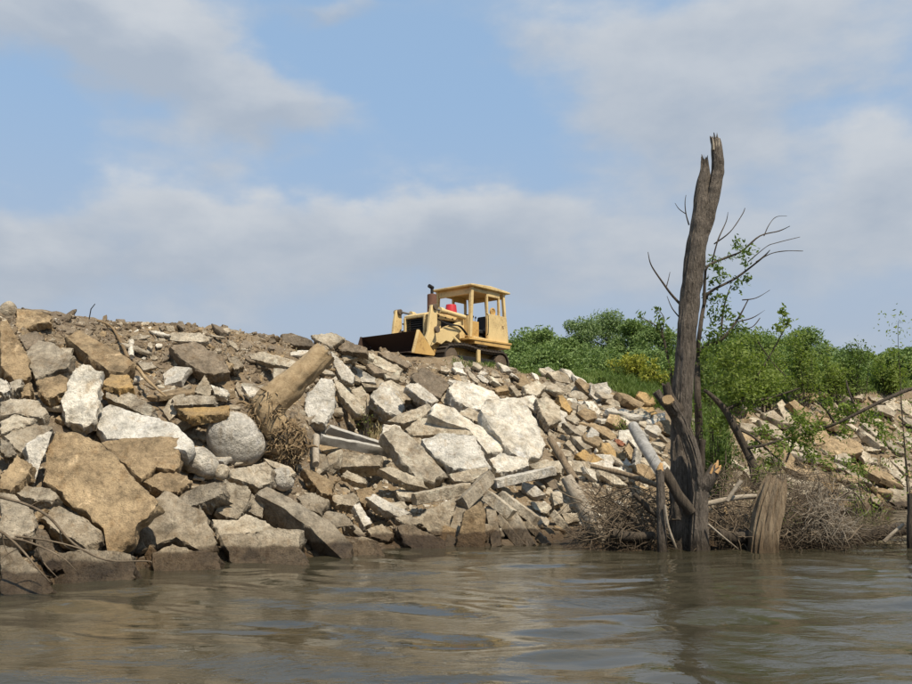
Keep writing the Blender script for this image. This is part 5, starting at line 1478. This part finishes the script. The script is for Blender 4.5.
for part_i, (pn, pm, cnt) in enumerate([('root_hairs', 'root', 700), ('torn_root_fibres', 'clay_log', 560), ('dark_root_hairs', 'darkbark', 220)]):
    RG = Geo()
    for i in range(cnt):
        d = Vector((rg.gauss(0, 1), rg.gauss(-.6, .6), rg.gauss(0, 1))).normalized()
        p = cw + Vector((d.x * .38, d.y * .30, d.z * .44)) * rg.uniform(.7, 1.06)
        if i % 7 == 0: p = (la.lerp(lb, rg.uniform(-.4, .25)) - hb) + Vector((rg.gauss(0, .2), -.22 - .1 * rg.random(), rg.gauss(0, .2)))
        tg = Vector((rg.gauss(0, 1), rg.gauss(0, .7), rg.gauss(-.3, 1))); tg = (tg - d * tg.dot(d)).normalized()
        dd = (d * rg.uniform(.0, .35) + tg + ax * rg.uniform(-.2, .6)).normalized()
        pts = [p]
        L = rg.uniform(.12, .34)
        for kx in range(3):
            dd = (dd + Vector((rg.gauss(0, .25), rg.gauss(0, .25), rg.gauss(-.08, .25)))).normalized()
            pts.append(pts[-1] + dd * L / 3)
        r = rg.choice([.006, .008, .011, .015, .022])
        RG.add(*tube_geo(pts, [r * .8, r, r * .7, r * .1], 5, cap=False))
    ro = mkobj(pn, RG.V, RG.F, M[pm], wad); ro['kind'] = 'stuff'
for (pts, wd) in [([(262, 412), (252, 408), (243, 402), (236, 404)], [6, 4.5, 3, 1.2]), ([(264, 420), (252, 420), (244, 416)], [5, 3.5, 1.2]),
                  ([(300, 452), (311, 446), (318, 447)], [5, 3, 1])]:
    V, F = limb_geo(pts, wd, Yw, seg=8, rough=.01, sub=4)
    mkobj('root', [v - hb for v in V], F, M['root'], wad, smooth=60)

# roots, rods and bare branches at the left
def on_heap(pts, fwd=.1):
    return [hit(*p) - pix_dir(*p) * fwd for p in pts]
def heap_stick(name, label, cat, pts, wd, mat, fwd=.12):
    P = on_heap(pts, fwd)
    k = P[0].length / FPX
    path, rad = spline(P, [q * k / 2 for q in wd], 6)
    V, F = tube_geo(path, rad, 10, .012, 5)
    return tag(mkobj(name, V, F, M[mat], origin=P[-1], smooth=60), label, cat)
heap_stick('bent_root', 'dark bent root sticking out of the earth under the left skyline', 'root', zpts('A', [(385, 105), (440, 145), (478, 205), (508, 272)]), [1.6, 2.2, 2.8, 3.2], 'root', .2)
heap_stick('bent_root', 'tan hooked root curving down right above the broad rough slab', 'root', zpts('A', [(478, 335), (535, 303), (585, 360), (662, 425)]), [2.4, 3.6, 3.2, 2], 'clay_log', .22)
rp = [at_y(88, 318, 21.2), at_y(91, 309, 21.1), at_y(95, 304, 21.0)]
rp[0].z -= .25
V, F = tube_geo(rp, [.012, .012, .010], 6)
tag(mkobj('steel_rod', V, F, M['black'], origin=rp[0], smooth=60), 'thin dark rod poking up from the left skyline', 'rod')
YB = 11.15
bb = empty('bare_branch', at_y(2, 560, YB))
tag(bb, 'leafless pale branch trailing in the water at the lower left', 'branch')
o0 = bb.location.copy()
BR = [([(-20, 492), (0, 497), (30, 506), (50, 518), (73, 543), (106, 560), (146, 561), (152, 563)], [3.4, 3.2, 2.8, 2.4, 2.0, 1.6, 1.2, .6]),
      ([(-20, 525), (0, 531), (20, 548), (38, 569), (50, 582)], [3.0, 2.8, 2.4, 1.8, 1.0]),
      ([(15, 536), (50, 541), (78, 548), (95, 556)], [1.8, 1.6, 1.2, .6]),
      ([(-20, 536), (0, 538), (25, 541), (60, 556), (76, 571)], [2.6, 2.4, 2.0, 1.4, .7]),
      ([(30, 506), (44, 500), (58, 503)], [1.4, 1.0, .5]), ([(20, 548), (5, 556), (-6, 570)], [1.6, 1.2, .6]), ([(60, 530), (64, 545), (80, 552)], [1.2, 1.0, .5]),
      ([(38, 542), (42, 560), (58, 578)], [1.3, 1.0, .5]), ([(2, 533), (6, 550), (22, 572)], [1.5, 1.1, .5])]
for pts, wd in BR:
    tpart('twig', limb_geo(pts, wd, YB, [.05 * math.sin(i * 1.7) for i in range(len(pts))], seg=7, rough=.004, sub=5), 'twig', bb, o0)

# ------------------------------------------------------------------ leaves, trees, shrubs, grass
def leaf_quads(G, p, size, rg, n=1, spread=0.0, up=.35):
    for _ in range(n):
        c = p + Vector((rg.gauss(0, spread), rg.gauss(0, spread), rg.gauss(0, spread * .8)))
        nn = Vector((rg.gauss(0, 1), rg.gauss(-.25, 1), rg.gauss(up, 1))).normalized()
        t = nn.orthogonal().normalized()
        t = Matrix.Rotation(rg.uniform(0, 6.28), 3, nn) @ t
        b = nn.cross(t)
        L = size * rg.uniform(.7, 1.3); W = L * rg.uniform(.32, .5)
        i = len(G.V)
        G.V += [c - t * L * .5, c + b * W * .5 + nn * L * .06, c + t * L * .5, c - b * W * .5 + nn * L * .06]
        G.F.append((i, i + 1, i + 2, i + 3))

def far_tree(x, ytop, Y, wpx, seed, leafmat, label, group, nleaf=23000, low=.0):
    rg = random.Random(seed)
    top = at_y(x, ytop, Y)
    gz = ground_z(top.x, Y)
    B = Vector((top.x, Y, gz - .1))
    Ht = top.z - gz
    Wd = wpx * Y / FPX / 2
    t = empty('tree', B)
    tag(t, label, 'tree', group)
    # trunk with limbs
    TG = Geo()
    path = [Vector((0, 0, 0))]
    for i in range(5): path.append(path[-1] + Vector((rg.gauss(0, .12), rg.gauss(0, .12), Ht * .16)))
    TG.add(*tube_geo(path, [.22, .19, .16, .12, .08, .03], 8, .03, 2))
    clumps = []
    nl = 64
    for i in range(nl):
        f = rg.uniform(.0, 1.0)
        a = rg.uniform(0, 6.28)
        prof = math.sin(math.pi * min(1, .28 + .64 * f)) ** .7
        rr = Wd * prof * rg.uniform(.25, 1.0)
        q = Vector((math.cos(a) * rr, math.sin(a) * rr * .8, Ht * (.08 + .84 * f)))
        clumps.append((q, Wd * rg.uniform(.18, .38)))
        s_ = path[min(5, int(f * 4) + 1)]
        TG.add(*tube_geo(spline([s_, (s_ + q) / 2 + Vector((0, 0, .2)), q], [.07, .045, .012], 3)[0], [.07, .06, .05, .045, .03, .02, .012], 5, cap=False))
    clumps.append((Vector((path[-1].x, path[-1].y, Ht * .9)), Wd * .32))
    TGo = mkobj('trunk', TG.V, TG.F, M['darkbark'], t, smooth=180)
    G = Geo()
    for i in range(nleaf):
        q, r = clumps[rg.randrange(len(clumps))]
        d = Vector((rg.gauss(0, 1), rg.gauss(0, 1), rg.gauss(0, 1))).normalized()
        p = q + Vector((d.x * r, d.y * r, d.z * r * .8)) * (rg.random() ** .4) * (1 + .35 * noise.noise(d * 2 + q))
        if p.z < .05: p.z = rg.uniform(.05, .6)
        leaf_quads(G, p, .26, rg)
    mkobj('crown', G.V, G.F, M[leafmat], t)
    return t

FT = [(516, 336, 62, 40, 'leaf_far', 'dark green tree just right of the bulldozer cab'),
      (537, 328, 70, 44, 'leaf_far', 'rounded green tree, second right of the bulldozer'),
      (560, 337, 66, 42, 'leaf_far', 'lower green tree in the dip right of the bulldozer'),
      (582, 314, 84, 40, 'leaf_pale', 'tall pale green tree at the left of the highest clump'),
      (609, 308, 86, 50, 'leaf_pale', 'tallest tree of the background row, pale green and broad'),
      (637, 316, 80, 42, 'leaf_far', 'green tree right of the tallest background tree'),
      (660, 326, 72, 44, 'leaf_far', 'green tree just left of the dead trunk in the background row'),
      (600, 352, 60, 60, 'leaf_far', 'low dark tree in front of the tallest background tree'),
      (650, 352, 58, 52, 'leaf_far', 'low bushy tree above the yellow weeds'),
      (545, 350, 56, 56, 'leaf_far', 'low bushy tree at the grass edge near the bulldozer'),
      (722, 338, 66, 40, 'leaf_far', 'background tree right of the dead trunk behind the sapling'),
      (746, 328, 70, 50, 'leaf_far', 'broad green tree behind the sapling twigs'),
      (766, 332, 76, 40, 'leaf_far', 'green tree behind the broad one, right of the sapling'),
      (797, 326, 74, 42, 'leaf_far', 'bright rounded tree in the middle of the right background'),
      (822, 345, 70, 40, 'leaf_pale', 'pale tree right of the bright rounded one'),
      (848, 350, 66, 40, 'leaf_pale', 'thin pale tree above the far rubble bank'),
      (872, 354, 64, 42, 'leaf_far', 'green tree near the right edge behind the bank'),
      (905, 350, 50, 40, 'leaf_far', 'green tree cut by the right picture edge'),
      (690, 345, 62, 40, 'leaf_far', 'background tree hidden mostly behind the dead trunk'),
      (780, 356, 56, 60, 'leaf_far', 'low bushy tree right of centre of the right background'),
      (835, 364, 54, 56, 'leaf_far', 'low bushy tree on the crest of the far bank')]
for i, (x, yt, Y, wd, lm_, lab) in enumerate(FT):
    far_tree(x, yt, Y, wd * 1.75, 50 + i, lm_, lab, 'trees beyond the bank')

# sapling behind the snag
def sapling_from(name, label, cat, base_px, Y, limbs, clusters, leafmat, leaf, seed, bark='darkbark'):
    rg = random.Random(seed)
    B = at_y(base_px[0], base_px[1], Y)
    B.z = ground_z(B.x, Y) - .08
    t = empty(name, B); tag(t, label, cat)
    for i, (pts, wd) in enumerate(limbs):
        dY = [rg.uniform(-.25, .25) * min(1, j) for j in range(len(pts))]
        V, F = limb_geo(pts, wd, Y, dY, seg=8, rough=.006, sub=5)
        if i == 0:
            V = [Vector((v.x, v.y, v.z)) for v in V]
        mkobj('trunk' if i == 0 else 'branch', [v - B for v in V], F, M[bark], t, smooth=60)
    G = Geo()
    for (x, y, r, n) in clusters:
        c = at_y(x, y, Y + rg.uniform(-.35, .35)) - B
        rr = r * Y / FPX
        for _ in range(int(n * 1.7)):
            d = Vector((rg.gauss(0, .5), rg.gauss(0, .5), rg.gauss(0, .5)))
            leaf_quads(G, c + d * rr, leaf * 1.15, rg, 1, 0.0, .2)
    o = mkobj('foliage', G.V, G.F, M[leafmat], t)
    return t
sapling_from('sapling', 'slender leafy sapling with bare twig ends right behind the tall dead tree', 'tree', (699, 460), 25.5,
    [([(700, 470), (699, 430), (697.5, 395), (697, 352)], [9, 8, 7, 6]), ([(697, 352), (708, 345), (721, 340), (736, 322), (748, 300)], [5, 4, 3.2, 2.2, 1.2]),
     ([(697, 355), (700, 330), (704, 305), (710, 292), (736, 278), (762, 258), (770, 250)], [5, 4.5, 4, 3, 2.4, 1.6, .8]),
     ([(704, 305), (705, 280), (708, 266), (728, 257), (742, 251), (760, 236), (779, 231), (790, 226)], [3.5, 3, 2.6, 2.2, 1.9, 1.5, 1.1, .5]),
     ([(721, 340), (722, 320), (725, 303), (731, 285)], [2.6, 2.2, 1.6, .9]), ([(712, 262), (718, 240), (726, 222), (728, 212)], [1.8, 1.4, 1.0, .5]),
     ([(714, 244), (730, 232), (742, 215), (745, 208)], [1.6, 1.3, 1, .5]), ([(756, 262), (770, 254), (785, 251), (803, 251)], [1.2, 1, .8, .4]),
     ([(764, 236), (769, 225), (776, 217), (787, 216)], [1.2, .9, .7, .4]), ([(748, 262), (766, 247), (776, 243), (800, 237)], [1.1, .9, .7, .4]),
     ([(742, 300), (756, 298), (770, 290)], [1, .8, .4]), ([(736, 322), (752, 318), (765, 310)], [1.2, .9, .5]), ([(721, 328), (738, 329), (752, 327), (760, 318)], [1.8, 1.4, 1.0, .5])],
    [(712, 262, 8, 26), (718, 268, 7, 24), (738, 244, 7, 24), (746, 252, 10, 40), (744, 262, 6, 14), (730, 258, 5, 14), (715, 282, 8, 26), (723, 275, 6, 18),
     (736, 286, 8, 26), (746, 278, 6, 18), (712, 298, 9, 30), (722, 300, 9, 30), (714, 318, 9, 34), (725, 312, 8, 28), (734, 322, 9, 34), (740, 330, 8, 26),
     (710, 335, 9, 34), (704, 348, 9, 34), (718, 336, 9, 34), (726, 332, 8, 30), (706, 362, 9, 36), (715, 352, 9, 30), (709, 375, 9, 40), (702, 388, 9, 40), (714, 392, 10, 44)], 'leaf_bright', .13, 71)
sapling_from('sapling', 'thin leafy shoot showing left of the tall dead tree', 'tree', (672, 430), 26.5,
    [([(676, 425), (672, 380), (664, 340), (658, 316)], [4, 3.2, 2.2, 1.0]), ([(664, 340), (656, 326), (642, 318)], [1.8, 1.2, .6]), ([(662, 332), (664, 318), (657, 308)], [1.5, 1, .5])],
    [(657, 310, 4, 14), (642, 315, 4, 14), (661, 322, 6, 26), (658, 330, 5, 18), (667, 335, 6, 20), (668, 350, 8, 30), (672, 365, 8, 30)], 'leaf_bright', .13, 72)

# fallen leafy tree over the far bank
sapling_from('fallen_tree', 'dark-limbed fallen tree with fresh leaves leaning left in front of the far bank', 'tree', (756, 484), 23.5,
    [([(757, 490), (753, 466), (745, 448), (735, 428), (725, 410), (712, 396), (704, 390)], [11, 9, 8, 8, 7, 5, 3]), ([(745, 448), (760, 446), (780, 440), (790, 436)], [4, 3, 2, 1]),
     ([(735, 428), (752, 436), (770, 452), (782, 462)], [2.4, 2.0, 1.5, .8]), ([(725, 410), (745, 402), (770, 398), (800, 388)], [4, 3, 2.4, 1.2]),
     ([(740, 403), (760, 372), (776, 345), (790, 318)], [2, 1.6, 1.2, .6]), ([(758, 342), (772, 362), (786, 376)], [1.2, 1, .7])],
    [(724, 362, 12, 102), (735, 352, 12, 102), (748, 362, 13, 112), (760, 372, 13, 112), (728, 382, 12, 102), (742, 388, 13, 112), (756, 392, 12, 102), (770, 385, 12, 95), (730, 400, 10, 74),
     (748, 408, 9, 57), (730, 418, 8, 51), (764, 432, 10, 57), (754, 446, 8, 44), (780, 448, 10, 57), (770, 465, 10, 57), (760, 474, 9, 51), (716, 425, 8, 51), (786, 322, 6, 40), (778, 328, 5, 27), (783, 312, 5, 30)], 'leaf_near', .12, 73)
sapling_from('fallen_tree', 'long grey limb with leafy shoots reaching across the far bank from the right edge', 'tree', (812, 440), 24.5,
    [([(922, 386), (905, 391), (880, 402), (858, 413), (835, 424), (812, 432), (796, 438), (786, 462)], [3.4, 3.4, 3.4, 3.2, 3, 3, 2.6, 2]), ([(858, 413), (850, 395), (846, 380)], [3, 2, 1]), ([(835, 424), (826, 410), (815, 400)], [2.6, 2, 1])],
    [(800, 420, 12, 102), (815, 428, 12, 95), (790, 436, 12, 102), (805, 440, 10, 74), (840, 415, 11, 85), (852, 408, 10, 74), (866, 416, 10, 74), (880, 424, 9, 61), (826, 402, 10, 68),
     (845, 432, 8, 44), (810, 455, 9, 51), (826, 462, 9, 47), (850, 466, 9, 44), (862, 470, 8, 34), (884, 436, 8, 40)], 'leaf_near', .12, 74)
def shrub(label, x, ybase, ytop, wpx, Y, seed, leafmat='leaf_near', n=1500, leaf=.12, name='shrub', cat='shrub', group=None, nst=20):
    rg = random.Random(seed)
    B = at_y(x, ybase, Y); B.z = ground_z(B.x, Y) - .05
    top = at_y(x, ytop, Y).z - B.z
    W = wpx * Y / FPX / 2
    t = empty(name, B); tag(t, label, cat, group)
    SG, G = Geo(), Geo()
    for i in range(nst):
        a = rg.uniform(0, 6.28); r = W * rg.uniform(.15, 1.0)
        h = top * rg.uniform(.45, 1.05) * (1 - .35 * r / W)
        tip = Vector((math.cos(a) * r, math.sin(a) * r * .7, h))
        bx_ = rg.uniform(-.3, .3) * W
        P_, R_ = spline([Vector((bx_, 0, 0)), Vector((bx_ + tip.x * .35, tip.y * .3, h * .5)), tip, tip + Vector((rg.gauss(0, .14), rg.gauss(0, .1), rg.uniform(-.05, .16))) * top * .5], [.018, .013, .007, .003], 4)
        SG.add(*tube_geo(P_, R_, 5, cap=False))
        dens_ = rg.uniform(.4, 1.5)
        for k_ in range(int(n * .85 * dens_) // nst):
            f = rg.uniform(.22, 1.0) ** .8
            p = P_[min(len(P_) - 1, int(f * (len(P_) - 1)))]
            leaf_quads(G, p, leaf * rg.uniform(.6, 1.1), rg, 1, .035 * top + .05, .3)
    mkobj('stems', SG.V, SG.F, M['darkbark'], t, smooth=180)
    G.V = [Vector((v.x, v.y, max(v.z, .01))) for v in G.V]
    mkobj('foliage', G.V, G.F, M[leafmat], t)
    return t
shrub('leafy shrub rising behind the fallen tree left of its twigs', 736, 405, 336, 50, 33.0, 81, n=2600, leaf=.17)
shrub('round leafy shrub behind the crossing bare twigs of the fallen tree', 766, 402, 329, 50, 35.0, 182, n=3000, leaf=.17)
shrub('broad leafy shrub in the middle of the far bank crest', 800, 400, 334, 52, 36.5, 82, n=3000, leaf=.17)
shrub('leafy shrub right of the broad shrub on the far bank crest', 830, 398, 348, 48, 37.5, 83, n=2400, leaf=.17)
shrub('yellowish leafy shrub on the far bank crest near the right edge', 858, 396, 342, 46, 38.5, 183, 'leaf_bright', 2000, .17)
shrub('leafy shrub at the right edge on the far bank crest', 892, 392, 350, 52, 39.5, 84, n=2400, leaf=.17)
shrub('leafy shrub half hidden right behind the tall dead tree', 708, 404, 348, 36, 32.5, 184, n=1400, leaf=.16)
shrub('tall thin leafy shoot at the right picture edge', 904, 440, 318, 16, 27.0, 85, n=500, leaf=.13, nst=3)
shrub('low green bush at the foot of the far bank behind the stump', 775, 480, 455, 40, 24.5, 86, n=900)
shrub('bush of bright leaves between dead tree and fallen tree', 716, 450, 398, 34, 25.0, 87, 'leaf_bright', 1500, .12)
shrub('low bush growing among the far bank slabs at right', 862, 470, 446, 44, 27.0, 88, n=700)
shrub('yellow-flowering weed clump standing in the grass left of the dead tree', 632, 392, 352, 46, 34.5, 89, 'weed', 2400, .13, 'weed_clump', 'weeds')
shrub('second yellow-green weed clump nearer the dead tree', 654, 398, 362, 40, 33.5, 90, 'weed', 1500, .13, 'weed_clump', 'weeds')
shrub('green weed clump at the edge of the grass behind the ochre slab', 612, 394, 376, 40, 33.5, 91, 'leaf_bright', 1200, .12, 'weed_clump', 'weeds')
shrub('small green weed on the slab below the bucket', 367, 402, 394, 9, 24.5, 92, 'leaf_near', 160, .06, 'weed_clump', 'weeds')
shrub('small green weed in the rubble left of the ochre slab', 622, 430, 418, 13, 25.5, 93, 'leaf_near', 200, .08, 'weed_clump', 'weeds')

def grass(name, label, specs, mat, seed):
    rg = random.Random(seed)
    G = Geo()
    for (poly, cnt, h0, h1) in specs:
        for _ in range(cnt):
            x, y = sample(poly, rg)
            p = hit(x, y)
            for b in range(5):
                q = p + Vector((rg.gauss(0, .12), rg.gauss(0, .12), -.03))
                h = rg.uniform(h0, h1)
                a = rg.uniform(0, 6.28); wv = Vector((math.cos(a), math.sin(a), 0)) * rg.uniform(.012, .022)
                ln = Vector((rg.gauss(0, .3), rg.gauss(0, .3), 1)).normalized()
                i = len(G.V)
                mid_ = q + ln * h * .55
                G.V += [q - wv, q + wv, mid_ + wv * .7, mid_ - wv * .7, q + ln * h + Vector((rg.gauss(0, .25), rg.gauss(0, .25), -.05)) * h]
                G.F += [(i, i + 1, i + 2, i + 3), (i + 3, i + 2, i + 4)]
    o = mkobj(name, G.V, G.F, M[mat])
    return tag(o, label, None, None, 'stuff')
MEADOW = [(515, 366), (580, 370), (700, 374), (912, 378), (912, 390), (690, 412), (660, 410), (640, 402), (600, 386), (555, 378)]
grass('meadow_grass', 'green meadow grass on the bank top right of the bulldozer', [
    (MEADOW, 2600, .10, .28), ([(596, 376), (690, 378), (690, 415), (655, 408), (615, 392)], 1300, .25, .55),
    ([(694, 400), (724, 396), (726, 465), (700, 470)], 700, .25, .6), ([(505, 366), (560, 372), (600, 386), (560, 384)], 260, .06, .16), ([(450, 358), (500, 364), (500, 370), (450, 366)], 60, .08, .22)], 'grass', 61)
grass('dry_grass', 'tufts of dry straw-coloured grass among the slabs', [
    ([(366, 420), (382, 420), (384, 440), (368, 438)], 20, .12, .3), ([(700, 440), (900, 440), (870, 500), (720, 500)], 260, .15, .4),
    ([(290, 345), (330, 350), (330, 375), (290, 370)], 30, .08, .2)], 'drygrass', 62)
